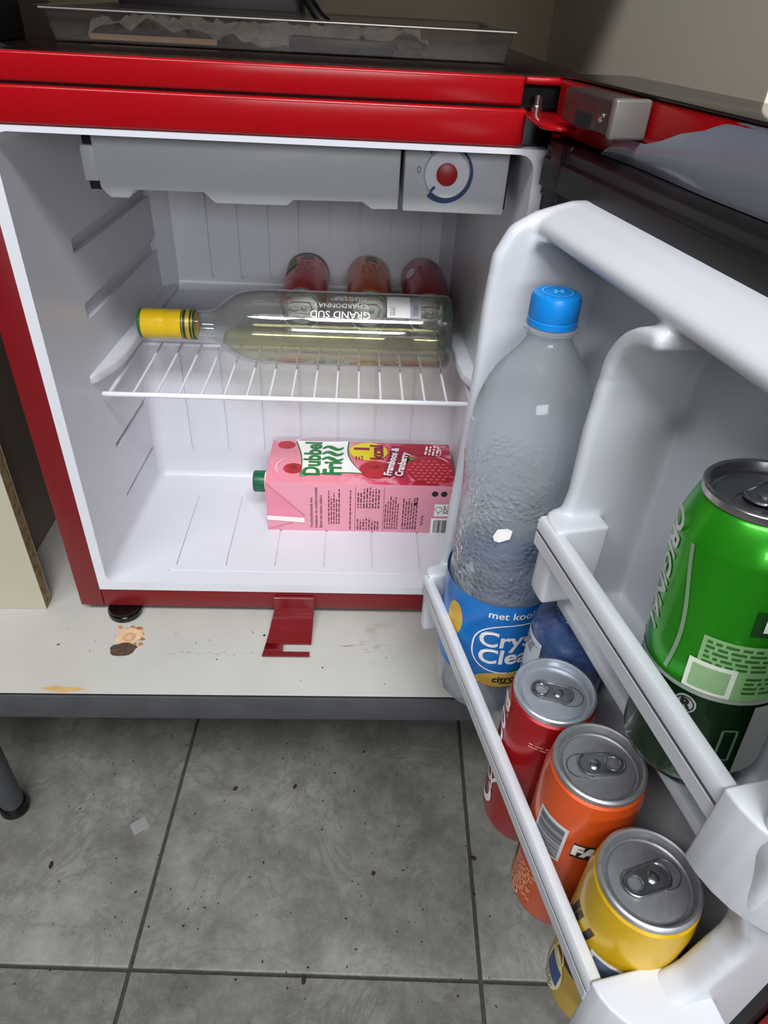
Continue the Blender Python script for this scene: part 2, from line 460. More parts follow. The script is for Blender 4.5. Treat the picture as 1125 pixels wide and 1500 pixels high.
# corner chamfers at the back and shelf guide ribs
bm = bmesh.new(); prism(bm, [(-.178, .318), (-.1705, .344), (-.152, .344)], .249, .47, 'z', bev=.002)
obj('corner_strip', bm, white_abs, liner)
bm = bmesh.new(); prism(bm, [(.203, .318), (.194, .344), (.175, .344)], .249, .47, 'z', bev=.002)
obj('corner_strip', bm, white_abs, liner)
def guide(sgn):
    bm = bmesh.new(); x = lambda y: (lw(y) if sgn < 0 else .2025 - y * .03)
    up = []; ins = -sgn * .017
    pts = [(x(.066), .066), (x(.074) + ins * .35, .074), (x(.105) + ins * .9, .105), (x(.13) + ins, .13), (x(.34) + ins, .34), (x(.34), .34)]
    prism(bm, pts, .2425, .2535, 'z', bev=.0028, seg=3); return bm
obj('shelf_guide', guide(-1), white_abs, liner); obj('shelf_guide', guide(1), white_abs, liner)

# evaporator cover with zigzag lower edge and the thermostat housing
def zline():
    return [(-.1305, .474), (-.1290, .4295), (-.1225, .4222), (-.1080, .4224), (-.1025, .4287), (-.0490, .4289), (-.0405, .4212), (.0165, .4216),
            (.0220, .4260), (.0765, .4268), (.0845, .4216), (.1055, .4222), (.1060, .474)]
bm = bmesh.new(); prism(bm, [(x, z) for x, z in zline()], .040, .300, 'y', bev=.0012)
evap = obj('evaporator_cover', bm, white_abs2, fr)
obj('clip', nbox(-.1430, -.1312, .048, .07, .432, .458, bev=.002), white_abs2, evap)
obj('clip_gap', nbox(-.1400, -.1308, .0495, .06, .4585, .470), dark_slot, evap)
obj('clip_gap', nbox(-.1400, -.1310, .0495, .06, .4262, .4318), dark_slot, evap)
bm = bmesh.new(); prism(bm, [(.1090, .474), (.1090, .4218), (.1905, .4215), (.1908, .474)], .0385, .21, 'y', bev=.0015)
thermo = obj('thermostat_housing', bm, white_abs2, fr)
obj('gap', nbox(.1908, .1924, .044, .2, .4250, .4725), dark_slot, thermo)
df = lambda e: flat((.1420, .0385, .4510), (1, 0, 0), (0, 0, 1), e)
dial = obj('dial', lathe(bmesh.new(), [(.0178, 0), (.0174, .004), (.0168, .0048), (.0, .0048)], 40), white_abs, thermo)
dial.matrix_local = Matrix.Translation((.1420, .0385, .4510)) @ Matrix.Rotation(PI / 2, 4, 'X')
cap = obj('dial_cap', lathe(bmesh.new(), [(.0082, .0048), (.0082, .0062), (.0076, .0066), (0, .0066)], 32), dial_red, dial)
bm = bmesh.new(); f0 = flat((0, 0, .0049), (1, 0, 0), (0, 1, 0), .0002)
ribbon(bm, f0, [(-.0088, -.0092), (-.0118, -.0124)], .0022); pr('pointer', bm, blue_ink, dial, 'dark blue pointer mark')
bm = bmesh.new(); f1 = df(.0004)
n = 40
a0, a1 = math.radians(-130), math.radians(62)
ribbon(bm, f1, arc(0, 0, .0198, a0, a1, n), [.0050 - .0034 * i / n for i in range(n + 1)])
pr('blue_scale', bm, blue_ink, thermo, 'dark blue scale arc around the dial')
bm = bmesh.new(); ribbon(bm, f1, arc(0, 0, .0198, math.radians(100), math.radians(135), 8), .0022); pr('scale_mark', bm, grey_ink, thermo)
bm = bmesh.new(); text(bm, f1, '0', .0075, -.0215, .0015); pr('zero_mark', bm, grey_ink, thermo)

# feet and the loose-looking lower hinge bracket
for x in (-.1738, .19):
    for y in (.0010, .42):
        ft = obj('foot', lathe(bmesh.new(), [(.0145, .0004), (.0178, .002), (.0180, .0075), (.0165, .0095), (.0165, .0110)], 32, center=(x, y)), black_gloss, fr)
bm = bmesh.new()
prof = [(-.0012, .0300), (-.0030, .0290), (-.0036, .0165), (-.0052, .0122), (-.0120, .0106), (-.0190, .0096), (-.0260, .0066), (-.0330, .0046), (-.0420, .0036), (-.0455, .0032)]
def xl(y): return -.0085 + y * .13
def xr(y): return .0345 + y * .02
top = [(xl(y), xr(y), y, z) for y, z in prof]
va = [[bm.verts.new((a, y, z)), bm.verts.new((b, y, z))] for a, b, y, z in top]
for p, q in zip(va, va[1:]): bm.faces.new((p[0], p[1], q[1], q[0]))
y1, y2, y3 = -.0455, -.0565, -.0625
vb = [bm.verts.new((xl(y), y, .0030)) for y in (y2, y3)]
sl = [bm.verts.new((.0040, y1, .0032)), bm.verts.new((.0040, y2, .0030)), bm.verts.new((.0325, y2, .0030)), bm.verts.new((.0325, y3, .0030))]
bm.faces.new((va[-1][0], sl[0], sl[1], vb[0]))
bm.faces.new((vb[0], sl[1], sl[2], sl[3], vb[1]))
ob = obj('t', bm, red_shaded); md = ob.modifiers.new('s', 'SOLIDIFY'); md.thickness = .0018; md.offset = 0
md = ob.modifiers.new('b', 'BEVEL'); md.width = .0005; md.segments = 2
evaluated(ob, 'lower_bracket', simple('red_bracket_paint', '6e0f17', .3, 0, .03, 100, coat=.4), fr, 40)['label'] = 'dark red slotted metal bracket'

# upper hinge
obj('hinge_plate', (lambda b: prism(b, [(.1885, .010), (.1885, -.030)] + arc(.2005, -.052, .012, PI, 2 * PI, 10) + [(.2125, .010)], .4965, .4990, 'z', bev=.0008))(bmesh.new()), red_paint, fr)
obj('hinge_pin', lathe(bmesh.new(), [(.0042, .4991), (.0042, .5030), (.0030, .5034), (.0030, .5085), (.0018, .5098), (0, .51)], 20, center=(.1975, .0040)), chrome, fr)

# ------------------------------------------------------------------ the door (local: X along the door, -Y into the fridge side, Z up)
AN = .2021
DM = Matrix.Translation((.2104, 0, 0)) @ Matrix.Rotation(AN - PI / 2, 4, 'Z')
def W(s, d, z): return DM @ Vector((s, -d, z))
door = obj('door', nbox(.0, .446, .0125, .052, .016, .5215, bev=.004, seg=3), red_paint, fr)
door.matrix_local = DM
door['label'] = 'red door swung open to the right, white inside'
def dp(name, bm, mat, label=None):
    o = obj(name, bm, mat, door)
    if label: o['label'] = label
    return o
bm = bmesh.new(); box(bm, 0, .446, 0, .0123, .488, .5212, bev=.002); box(bm, 0, .446, 0, .0123, .016, .045, bev=.002)
box(bm, 0, .012, 0, .0123, .045, .488); box(bm, .434, .446, 0, .0123, .045, .488)
dp('inner_flange', bm, red_paint)
bm = bmesh.new()
GP = [(.0122, .0), (-.0060, .0), (-.0085, .004), (-.0075, .010), (-.0100, .012), (-.0105, .029), (-.0080, .031), (-.0085, .0355), (-.0040, .037), (.0122, .037)]
prism(bm, [(y, .4862 - z) for y, z in GP], .0135, .4325, 'x', bev=.0008)
prism(bm, [(y, .051 + z) for y, z in GP], .0135, .4325, 'x', bev=.0008)
prism(bm, [(.0135 + z, y) for y, z in GP], .0510, .4862, 'z', bev=.0008)
prism(bm, [(.4325 - z, y) for y, z in GP], .0510, .4862, 'z', bev=.0008)
dp('gasket', bm, black_rub, 'black rubber door seal')
# film peeling on the flange
bm = bmesh.new()
ed = [(.078, .488), (.088, .4962), (.105, .4995), (.125, .5000), (.140, .5040), (.1544, .5095), (.172, .5135), (.188, .5195), (.200, .5206), (.43, .5206)]
g = [[bm.verts.new((s, -.0008 - .0022 * math.sin(PI * t) - .0012 * math.sin(40 * s + 3 * t), .4868 + (z - .4868) * t)) for t in (0, .25, .5, .75, 1)] for s, z in ed]
for a, c in zip(g, g[1:]):
    for i in range(4): bm.faces.new((a[i], a[i + 1], c[i + 1], c[i]))
dp('protective_film', bm, film_grey, 'peeling grey plastic film on the door rim')
dp('top_cap', nbox(-.001, .447, -.0008, .0530, .5214, .5232, bev=.0007), simple('dark_glossy_cap', '1d1816', .16), 'dark glossy strip along the door top')
# hinge cap on the door
hb = obj('hinge_cap', nbox(.056, .1165, -.0225, -.0010, .5025, .5205, bev=.0016, seg=3), hinge_brown, door)
hb['label'] = 'dark brown hinge cap with a grey end'
obj('cap_end', nbox(.1166, .1225, -.0235, -.0010, .5012, .5212, bev=.0018, seg=3), hinge_grey, hb)
obj('cap_slot', nbox(.076, .096, -.0229, -.0224, .5022, .5105), dark_slot, hb)
sc_ = obj('cap_screw', lathe(bmesh.new(), [(.0028, 0), (.0028, .0012), (.0018, .0018), (0, .0018)], 16), chrome, hb)
sc_.matrix_local = Matrix.Translation((.1085, -.0226, .5108)) @ Matrix.Rotation(PI / 2, 4, 'X')

# moulded door liner: union of walls, voxel-remeshed and smoothed
bm = bmesh.new()
def wall(pts, s0, s1, bev=.004): prism(bm, [(-d, z) for d, z in pts], s0, s1, 'x', bev=bev, seg=3)
box(bm, .084, .428, .004, .0122, .052, .4605)                                     # back of the pockets (d = -.004)
wall([(-.012, .436), (.030, .4395), (.0425, .4440), (.0455, .4490), (.0430, .4535), (.034, .4580), (.018, .4620), (-.012, .4625)], .084, .428, .0015)      # plate along the top
HD = [(-.012, .4625), (.020, .4625), (.044, .4565), (.060, .4480), (.0695, .4300), (.0715, .3960), (.0720, .3450), (.0750, .2650), (.0775, .2330), (.0775, .1900),
      (.0790, .1700), (.0860, .1500), (.0840, .1150), (.0740, .0850), (.0560, .0620), (-.012, .0520)]
wall(HD, .084, .0955)
DV = [(-.012, .4050), (.0495, .4050), (.0505, .3980), (.0520, .3700), (.0515, .3270), (.0560, .3050), (.0560, .2650), (.0400, .2400), (-.012, .2330)]
wall(DV, .2085, .2185)
def fillet(s0, z0, r, sg, d1):
    pts = [(s0, z0)] + [(s0 + sg * (r - r * math.cos(t)), z0 - r + r * math.sin(t)) for t in [PI / 2 * k / 8 for k in range(9)]]
    b2 = bmesh.new(); prism(b2, [(a, c) for a, c in pts], -.010, d1, 'y')
    for v in b2.verts: v.co.y = -v.co.y
    me_ = bpy.data.meshes.new('f'); b2.to_mesh(me_); b2.free(); bm.from_mesh(me_); bpy.data.meshes.remove(me_)
ac = [(.2485 - R_ * math.cos(t), .4020 + R_ * math.sin(t)) for R_, ts in ((.0400, range(13)), (.0300, range(12, -1, -1))) for t in [PI / 2 * 1.05 * k / 12 for k in ts]]
b2 = bmesh.new(); prism(b2, ac, -.0500, .010, 'y', bev=.003)
me_ = bpy.data.meshes.new('f'); b2.to_mesh(me_); b2.free(); bm.from_mesh(me_); bpy.data.meshes.remove(me_)
fillet(.0950, .4420, .014, 1, .0455); fillet(.4110, .4420, .030, -1, .0455)
FD = [(-.012, .4625), (.020, .4625), (.046, .4540), (.060, .4400), (.062, .3250), (.064, .3060), (.062, .2900), (.0600, .2680), (.0450, .2300), (.0440, .2180), (.0540, .1800),
      (.0700, .1660), (.0800, .1600), (.0760, .1150), (.0560, .0700), (-.012, .0520)]
wall(FD, .4105, .428)
box(bm, .090, .424, -.0440, .010, .0525, .0695)                                   # lower rack floor
box(bm, .212, .424, -.0400, .010, .2330, .2415)                                   # upper rack floor
# rack end blocks
def endblock(s0, s1, d0, d1, z0, z1):
    r = (s1 - s0) * .5; rr = min(r, .012)
    pts = [(s0, -d0), (s0, -d1 + rr)] + [(s0 + rr - rr * math.cos(t), -d1 + rr - rr * math.sin(t)) for t in [PI / 2 * k / 6 for k in range(1, 7)]] + [(s1, -d1), (s1, -d0)]
    prism(bm, pts, z0, z1, 'z')
endblock(.0915, .1075, .052, .0945, .108, .1735)
endblock(.2075, .2320, .030, .0645, .256, .3140)
ob = obj('t', bm, white_door)
md = ob.modifiers.new('r', 'REMESH'); md.mode = 'VOXEL'; md.voxel_size = .0019
md = ob.modifiers.new('s', 'SMOOTH'); md.iterations = 7; md.factor = .5
dl = evaluated(ob, 'door_liner', white_door, door, 80)
# free-end caps of the racks
def endcap(s0, s1, d0, d1, z0, z1):
    b = bmesh.new(); n = 14
    n = 9; pts = [(s0, -d0), (s0, -d1)] + [(s0 + (s1 - s0) * math.sin(PI / 2 * k / n), -d0 - (d1 - d0) * math.cos(PI / 2 * k / n)) for k in range(1, n + 1)]
    prism(b, pts, z0, z1, 'z', bev=.0016, seg=3); return b
dp('rack_end_cap', endcap(.4085, .446, .040, .0965, .112, .1720), white_door)
dp('rack_end_cap', endcap(.3970, .446, .020, .0685, .262, .3160), white_door)
def rail(s0, s1, d, ztop, h, t):
    b = bmesh.new()
    prism(b, [(-d, ztop - .002), (-d, ztop - h * .42), (-d + .0014, ztop - h * .42), (-d + .0014, ztop - h * .56), (-d, ztop - h * .56), (-d, ztop - h), (-d + t * .55, ztop - h), (-d + t, ztop - h * .8), (-d + t, ztop - .001), (-d + t * .8, ztop), (-d + .0015, ztop)], s0, s1, 'x')
    return dp('rack_rail', b, white_door, 'white rack rail with a dark groove')
rl = rail(.1, .4095, .0968, .1690, .0185, .0075)
obj('rail_groove', nbox(.1005, .4090, -.0963, -.0953, .1690 - .0185 * .56, .1690 - .0185 * .42), groove_grey, rl)
ru = rail(.2130, .3985, .0672, .3120, .0200, .0085)
obj('rail_groove', nbox(.2135, .3980, -.0667, -.0657, .3120 - .02 * .56, .3120 - .02 * .42), groove_grey, ru)

# ================================================================== WIRE SHELF
sh = tag(empty('wire_shelf', (.01, .14, .2265)), 'white coated wire shelf in the middle of the fridge', 'shelf')
SZ = .2295
def shp(name, bm):
    o = obj(name, bm, white_wire, sh); o.location = (-.01, -.14, -.2265); return o
xa, xb, ya, yb = -.1710, .1935, .0770, .2030
shp('front_rail', tube(bmesh.new(), [(xa - .006, ya + .002, SZ - .001), (xa, ya, SZ), (xb, ya, SZ), (xb + .003, ya + .002, SZ)], .0026, 12))
shp('back_rail', tube(bmesh.new(), [(xa, yb, SZ), (xb, yb, SZ)], .0022, 10))
shp('side_rail', tube(bmesh.new(), [(xa, ya, SZ), (xa, yb, SZ)], .0022, 10))
shp('side_rail', tube(bmesh.new(), [(xb, ya, SZ), (xb, yb, SZ)], .0022, 10))
w0 = None; NW = 15
for k in range(NW):
    x = xa + .0225 * (k + 1) + .0016
    if w0 is None: o = w0 = shp('wire', tube(bmesh.new(), [(0, ya, SZ + .0014), (0, yb, SZ + .0014)], .0013, 8))
    else: o = w0.copy(); COL.objects.link(o); o.parent = sh
    o.location = (x - .01, -.14, -.2265)

# ================================================================== WINE BOTTLE (lying, neck to the left)
wb = empty('wine_bottle', (.1745, .1605, .2710)); wb.rotation_euler = (0, -PI / 2, 0)   # local +Z -> world -X
tag(wb, 'clear wine bottle with yellow cap lying on the wire shelf', 'bottle')
RB = .0390
prof = [(0, .006), (.018, .004), (.030, .0005), (.0355, .0008), (RB - .0006, .004), (RB, .009), (RB, .198), (RB - .0012, .211), (.0352, .224), (.0290, .235), (.0215, .244), (.0168, .251), (.0150, .258), (.0142, .268), (.0142, .322)]
inn = [(.0092, .322), (.0108, .268), (.0120, .258), (.0140, .250), (.0190, .241), (.0265, .231), (.0325, .221), (.0360, .208), (.0362, .196), (.0362, .014), (.0330, .0095), (.020, .0105), (0, .0125)]
bm = lathe(bmesh.new(), prof, 72, False, False)
wine_glass = thin_clear('clear_bottle_glass', 'fbfdfa', .06, 1.9, ior=1.55, haze=.03, edge='76836f')
body = obj('glass_body', bm, wine_glass, wb)
# the wine: lower part of the bore, cut by the level surface
bm = lathe(bmesh.new(), [(0, .0128), (.020, .0108), (.0328, .0098), (.0359, .0143), (.0359, .196), (.0357, .208), (.0322, .221), (.0262, .231), (.0187, .241), (0, .243)], 64, False, False)
# local x axis points up in world (rot -90 about Y: local X -> world +Z)
res = bmesh.ops.bisect_plane(bm, geom=bm.verts[:] + bm.edges[:] + bm.faces[:], plane_co=(-.010, 0, 0), plane_no=(1, 0, 0), clear_outer=True)
bmesh.ops.holes_fill(bm, edges=[e for e in bm.edges if e.is_boundary])
obj('wine', bm, thin_clear('white_wine', 'fbf9ea', .02, 1.0, ior=1.34, edge='dcd58a'), wb)
obj('glass_base', lathe(bmesh.new(), [(0, .0065), (.018, .0045), (.030, .0010), (.0350, .0013), (RB - .0012, .0045), (RB - .0008, .0085), (.034, .0100), (0, .0105)], 64, False, False), thin_clear('green_base_glass', 'bcd6b4', .03, 1.0, ior=1.5, edge='5f8a58'), wb)['label'] = 'thick greenish glass base'
yel = simple('yellow_screw_cap', 'e0b90e', .3, 0, .03, 150, coat=.3)
dkg = simple('dark_green_band', '123a20', .35)
capb = obj('screw_cap', lathe(bmesh.new(), [(.0148, .271), (.0152, .2725), (.0152, .2995), (.0149, .3000), (.0149, .3008), (.0153, .3012), (.0153, .326), (.0146, .3285)], 48, False, False), yel, wb)
obj('cap_end', lathe(bmesh.new(), [(.0154, .3255), (.0152, .3280), (.0140, .3292), (0, .3292)], 48, False), simple('green_cap_end', '1e6a2c', .35), capb)
neckband = obj('neck_band', lathe(bmesh.new(), [(.0149, .2705), (.0155, .2706), (.0155, .2842), (.0149, .2843)], 48, False, False), dkg, wb)
neckband['label'] = 'dark green and gold neck band'
bm = bmesh.new(); goldm = simple('gold_print', 'c9a637', .35, .4)
for z0, z1 in ((.2722, .2729), (.2752, .2792), (.2822, .2829)):
    patch(bm, cyl(.0155, PI, .0002), -PI * .0155, PI * .0155, z0, z1, 48)
pr('gold_rings', bm, goldm, neckband)
# angles round the bottle: local x = up, local y = world +y ; facing camera = -y, upwards
def wb_ang(elev): return math.atan2(-math.cos(elev), math.sin(elev))
thA = wb_ang(math.radians(56))
def wcyl(r, th, e=.0004):
    # reading direction runs from the bottom of the bottle to the neck and the letters hang upside down for the viewer
    def f(a, b):
        t = th + b / r
        return Vector(((r + e) * math.cos(t), (r + e) * math.sin(t), a))
    return f
fw = wcyl(RB, thA)
# find the sense: increasing angle goes from up (x) to +y (away); letter tops must point to the viewer
fw2 = lambda a, b: fw(a, -b)
bm = bmesh.new(); text(bm, fw2, 'GRAND SUD', .0108, .1170, .0080, off=.0001); text(bm, fw2, 'CHARDONNAY', .0078, .1165, -.0022)
pr('front_print', bm, white_ink, wb)
bm = bmesh.new(); fine(bm, fw2, .090, -.0105, .046, 3, .0024); pr('small_print', bm, white_ink, wb)
bm = bmesh.new(); patch(bm, lambda a, b: fw(a, b), .0345, .0735 - .004, -.010, .0185, 1, 10)
stk = pr('sticker', bm, simple('grey_sticker', 'a9adb4', .4), wb, 'grey and white price sticker')
bm = bmesh.new(); fs = wcyl(RB, thA, .0007); patch(bm, fs, .0455, .0690, -.0095, .0180, 1, 10); pr('sticker_panel', bm, white_ink, stk)
bm = bmesh.new(); fs = wcyl(RB, thA, .0009); fine(bm, lambda a, b: fs(a, -b), .0375, .006, .006, 7, .0018); fine(bm, lambda a, b: fs(a, -b), .061, .006, .006, 5, .002)
pr('sticker_text', bm, grey_ink, stk)

# ================================================================== CANS
def can(name, loc, r, h, lr, mat, lid_mat=None, tab_ang=0, rot=None, neck=.016):
    root = empty(name, loc)
    if rot is not None: root.rotation_euler = rot
    br = lr - .003
    body = [(0, .0085), (br * .55, .0075), (br * .9, .003), (br, .0004), (br + .0015, .0008), (r - .001, .0075), (r - .0002, .0105), (r, .0125), (r, h - neck - .002), (r - .0006, h - neck + .001), (lr + .0008, h - .0062), (lr - .0008, h - .0048)]
    obj('can_body', lathe(bmesh.new(), body, 56, False, False), mat, root)
    lid = obj('lid', lathe(bmesh.new(), [(lr - .0012, h - .0050), (lr - .0001, h - .0042), (lr, h - .0032), (lr, h - .0010), (lr - .0007, h - .0002), (lr - .0016, h), (lr - .0027, h - .0006), (lr - .0033, h - .0026), (lr - .0039, h - .0062),
                                         (lr - .0049, h - .0068), (lr - .0058, h - .0060), (lr - .0062, h - .0050), (lr * .62, h - .0047), (0, h - .0047)], 56, False, False), lid_mat or alu_dark, root)
    zt = h - .0047
    b = bmesh.new()                                                  # pull tab: stadium ring with finger hole and rivet plate
    def T(x, y, z): return Vector((x * math.cos(tab_ang) - y * math.sin(tab_ang), x * math.sin(tab_ang) + y * math.cos(tab_ang), z))
    R = .0066; n = 12
    out = [(-.0145 + R - R * math.sin(t), R * math.cos(t)) for t in [PI * k / n for k in range(n + 1)]] + [(.0062 + R * .8 * math.sin(t), -R * math.cos(t)) for t in [PI * k / n for k in range(n + 1)]]
    tube(b, [T(x, y, zt + .0016) for x, y in out], .0008, 8, closed=True)
    ri = .0043
    tube(b, [T(-.0082 + ri * math.cos(2 * PI * k / 20), ri * math.sin(2 * PI * k / 20), zt + .0016) for k in range(20)], .0006, 6, closed=True)
    ring_o = [b.verts.new(T(x * .97, y * .94, zt + .0014)) for x, y in out]
    ins = [b.verts.new(T(-.0082 + ri * math.cos(math.atan2(y, x + .0082)), ri * math.sin(math.atan2(y, x + .0082)), zt + .0014)) for x, y in out]
    m = len(out)
    for i in range(m):
        j = (i + 1) % m; b.faces.new((ring_o[i], ring_o[j], ins[j], ins[i]))
    t_ = obj('pull_tab', b, alu, lid)
    b = bmesh.new(); c = T(.0025, 0, 0); lathe(b, [(.0032, zt), (.0032, zt + .0022), (.0022, zt + .0028), (0, zt + .0028)], 18, center=(c.x, c.y)); obj('rivet', b, alu, lid)
    b = bmesh.new(); tube(b, [T(.0095 + .0088 * math.cos(2 * PI * k / 28), .0078 * math.sin(2 * PI * k / 28), zt + .0001) for k in range(28)], .0004, 6, closed=True)
    obj('opening_score', b, alu, lid)
    return root

def canpaint(name, col, rough=.3, metal=.25): 
    return simple(name, col, rough, metal, .03, 220, coat=.3)
CAM = Vector((0.0743, -0.5531, 0.5596))
def face(p, off=0):
    return math.atan2(CAM.y - p.y, CAM.x - p.x) + math.radians(off)
RC, HC, LR = .0287, .1435, .0262
pc = W(.2653, .0595, .0702)
coke = can('drink_can', pc, RC, .1433, LR, canpaint('red_can_paint', '9c0f15'), simple('bright_can_lid', 'c6ccd4', .3, .7, .05, 200), tab_ang=face(pc, 100))
tag(coke, 'red cola can with white script, nearest the clear bottle in the door rack', 'can')
po = W(.3227, .0595, .0702)
oran = can('drink_can', po, RC, .1505, LR, canpaint('orange_can_paint', 'd2521c'), None, tab_ang=face(po, -55))
tag(oran, 'orange soda can between the red and yellow cans in the door rack', 'can')
py_ = W(.3824, .0595, .0702)
yell = can('drink_can', py_, RC, .1400, LR, canpaint('yellow_can_paint', 'c9a208'), None, tab_ang=face(py_, 150))
tag(yell, 'yellow drink can with blue panel at the near end of the lower rack', 'can')

# script on the red can: swirling white ribbons running up the can
f = cyl(RC, face(pc, -70), .0004, vertical=True)
bm = bmesh.new()
def loop(cx, cy, ru, rv, a0, a1, wd=.0026, n=26, rot=0.0):
    pts = []
    for k in range(n + 1):
        t = math.radians(a0 + (a1 - a0) * k / n); x, y = ru * math.cos(t), rv * math.sin(t)
        pts.append((cx + x * math.cos(rot) - y * math.sin(rot), cy + x * math.sin(rot) + y * math.cos(rot)))
    ribbon(bm, f, pts, [wd * (.45 + .75 * math.sin(PI * k / n)) for k in range(n + 1)])
z0 = .022
loop(z0 + .012, .004, .012, .0135, 60, 330, .0045, rot=-.2)         # C
loop(z0 + .006, .0135, .004, .0035, -60, 250, .0016)                 # curl of the C
ribbon(bm, f, [(z0 + .020 + .004 * k, -.009 - .0006 * k + .002 * math.sin(k)) for k in range(9)], [.0018 + .0002 * k for k in range(9)])
loop(z0 + .030, .001, .0058, .0072, 0, 360, .0030, rot=-.3)          # o
loop(z0 + .045, .000, .0058, .0072, 0, 360, .0030, rot=-.3)          # c
loop(z0 + .060, .001, .0056, .0072, 20, 380, .0030, rot=-.3)         # a
ribbon(bm, f, [(z0 + .052, .008), (z0 + .057, .003), (z0 + .060, -.006), (z0 + .066, -.011)], .0024)
text(bm, f, 'Cola', .026, z0 + .089, 0, off=.0004, shear=.35)
pr('script_lettering', bm, white_ink, coke)
bm = bmesh.new(); fine(bm, cyl(RC, face(pc, 8), .0004), -.010, .1185, .020, 2, .0026); pr('small_print', bm, simple('pale_red_print', 'd98a86', .5), coke)

# orange can print
bm = bmesh.new(); f = cyl(RC, face(po, -24), .0004); patch(bm, f, -.0105, .0105, .0840, .1185, 6); bp = pr('barcode_panel', bm, simple('pale_panel', 'c5c9cc', .45), oran)
bm = bmesh.new(); f = cyl(RC, face(po, -24), .0007)
v = .0865
while v < .1160:
    l = random.choice((.0005, .0008, .0012)); patch(bm, f, -.0088, .0088, v, v + l, 5); v += l + random.choice((.0005, .0009))
pr('barcode', bm, black_ink, bp)
bm = bmesh.new(); f = cyl(RC, face(po, 24), .0004); patch(bm, f, -.009, .016, .096, .110, 8); lp_ = pr('dark_panel', bm, black_ink, oran)
bm = bmesh.new(); f = cyl(RC, face(po, 24), .0008); text(bm, f, 'FAN', .0125, .003, .1035, off=.0008); pr('white_lettering', bm, white_ink, lp_)
bm = bmesh.new(); f = cyl(RC, face(po, -38), .0004); fine(bm, f, -.012, .050, .022, 12, .0026); pr('small_print', bm, simple('pale_orange_print', 'eeb47f', .5), oran)
bm = bmesh.new(); ellipse(bm, f, -.006, .0165, .0062, .0046, 24, 1, .78); patch(bm, f, -.008, -.004, .0152, .0178, 2); pr('deposit_mark', bm, simple('pale_orange_mark', 'f0c092', .5), oran)
bm = bmesh.new(); f = cyl(RC, face(po, -82), .0004); patch(bm, f, -.006, .006, .03, .062, 4); pr('grey_panel', bm, simple('grey_panel_print', '8d8c86', .5), oran)

# yellow can print
bm = bmesh.new(); f = cyl(RC, face(py_, -30), .0004); text(bm, f, 'JU', .02, -.006, .098, off=.001, shear=.2); pr('black_lettering', bm, black_ink, yell)
bm = bmesh.new(); f = cyl(RC, face(py_, 14), .0004); patch(bm, f, -.014, .014, .074, .095, 8); wp = pr('white_panel', bm, white_ink, yell)
bm = bmesh.new(); f = cyl(RC, face(py_, 14), .0007); patch(bm, f, -.0115, .0125, .075, .0925, 8); pr('blue_panel', bm, simple('blue_grey_print', '5d6d8d', .5), wp)
bm = bmesh.new(); f = cyl(RC, face(py_, -44), .0004); ellipse(bm, f, -.0005, .030, .0098, .020, 30, 4); wp = pr('white_panel', bm, simple('cream_print', 'e8e0b8', .5), yell)
bm = bmesh.new(); f = cyl(RC, face(py_, -44), .0007); patch(bm, f, -.0072, .0072, .0225, .0400, 6); pr('blue_panel', bm, simple('blue_print', '32508a', .5), wp)
bm = bmesh.new(); f = cyl(RC, face(py_, -44), .0009); fine(bm, f, -.006, .0195, .012, 4, .0022); pr('small_print', bm, grey_ink, wp)
bm = bmesh.new(); f = cyl(RC, face(py_, -44), .0007); ellipse(bm, f, 0, .0495, .006, .0085, 24, 1, .8); pr('yellow_mark', bm, simple('pale_yellow_print', 'e9d770', .5), yell)
bm = bmesh.new(); f = cyl(RC, face(py_, 0), .0005); patch(bm, f, -.03, .03, .052, .0525 + .012, 24); pr('dark_band', bm, black_ink, yell)

# green beer can, larger, leaning a little in the upper rack
gt, gb = W(.3205, .026, .4028), W(.3345, .0215, .2418)
ax = gt - gb; GH = ax.length; q = ax.to_track_quat('Z', 'Y'); RG = .0331
grm = Mat('green_can_paint')
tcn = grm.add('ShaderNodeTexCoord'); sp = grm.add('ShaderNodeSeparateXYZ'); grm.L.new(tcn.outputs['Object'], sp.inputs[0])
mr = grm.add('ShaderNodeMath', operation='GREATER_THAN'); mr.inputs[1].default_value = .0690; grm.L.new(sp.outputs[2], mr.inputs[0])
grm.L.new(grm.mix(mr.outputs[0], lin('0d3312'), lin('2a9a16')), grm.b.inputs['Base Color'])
grm.b.inputs['Metallic'].default_value = .55; grm.b.inputs['Roughness'].default_value = .3; grm.b.inputs['Coat Weight'].default_value = .3
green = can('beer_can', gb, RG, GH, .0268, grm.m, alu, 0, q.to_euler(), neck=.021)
tag(green, 'green beer can with silver lettering in the upper door rack', 'can')
th_g = math.atan2((q.inverted() @ (CAM - gb)).y, (q.inverted() @ (CAM - gb)).x)
silver = simple('silver_print', 'c9cfc8', .35, .5)
f = cyl(RG, th_g, .0005)
bm = bmesh.new(); patch(bm, f, -PI * RG, PI * RG, .0675, .0698, 48); pr('silver_band', bm, silver, green)
bm = bmesh.new(); ribbon(bm, f, [(-.0195 + .0034 * math.sin(k / 16 * PI * 1.25 + .2), .073 + k * .0042) for k in range(17)], .0020); pr('silver_curve', bm, simple('silver_green_print', '8fae8a', .4, .3), green)
bm = bmesh.new(); fl_ = cyl(RG, th_g - .0375 / RG, .0005)
text(bm, lambda a, b: fl_(b, -a + .088), 'ORIGINAL', .0152, -.0285, 0, off=.0004, shear=.15); pr('silver_lettering', bm, silver, green)
bm = bmesh.new(); patch(bm, f, .0105, .046, .1080, .1210, 14); np_ = pr('name_plate', bm, simple('dark_green_print', '143d14', .5), green)
bm = bmesh.new(); f2 = cyl(RG, th_g, .0008); text(bm, f2, 'Heineken', .0112, .0360, .1145, off=.0005); pr('name_lettering', bm, white_ink, np_)
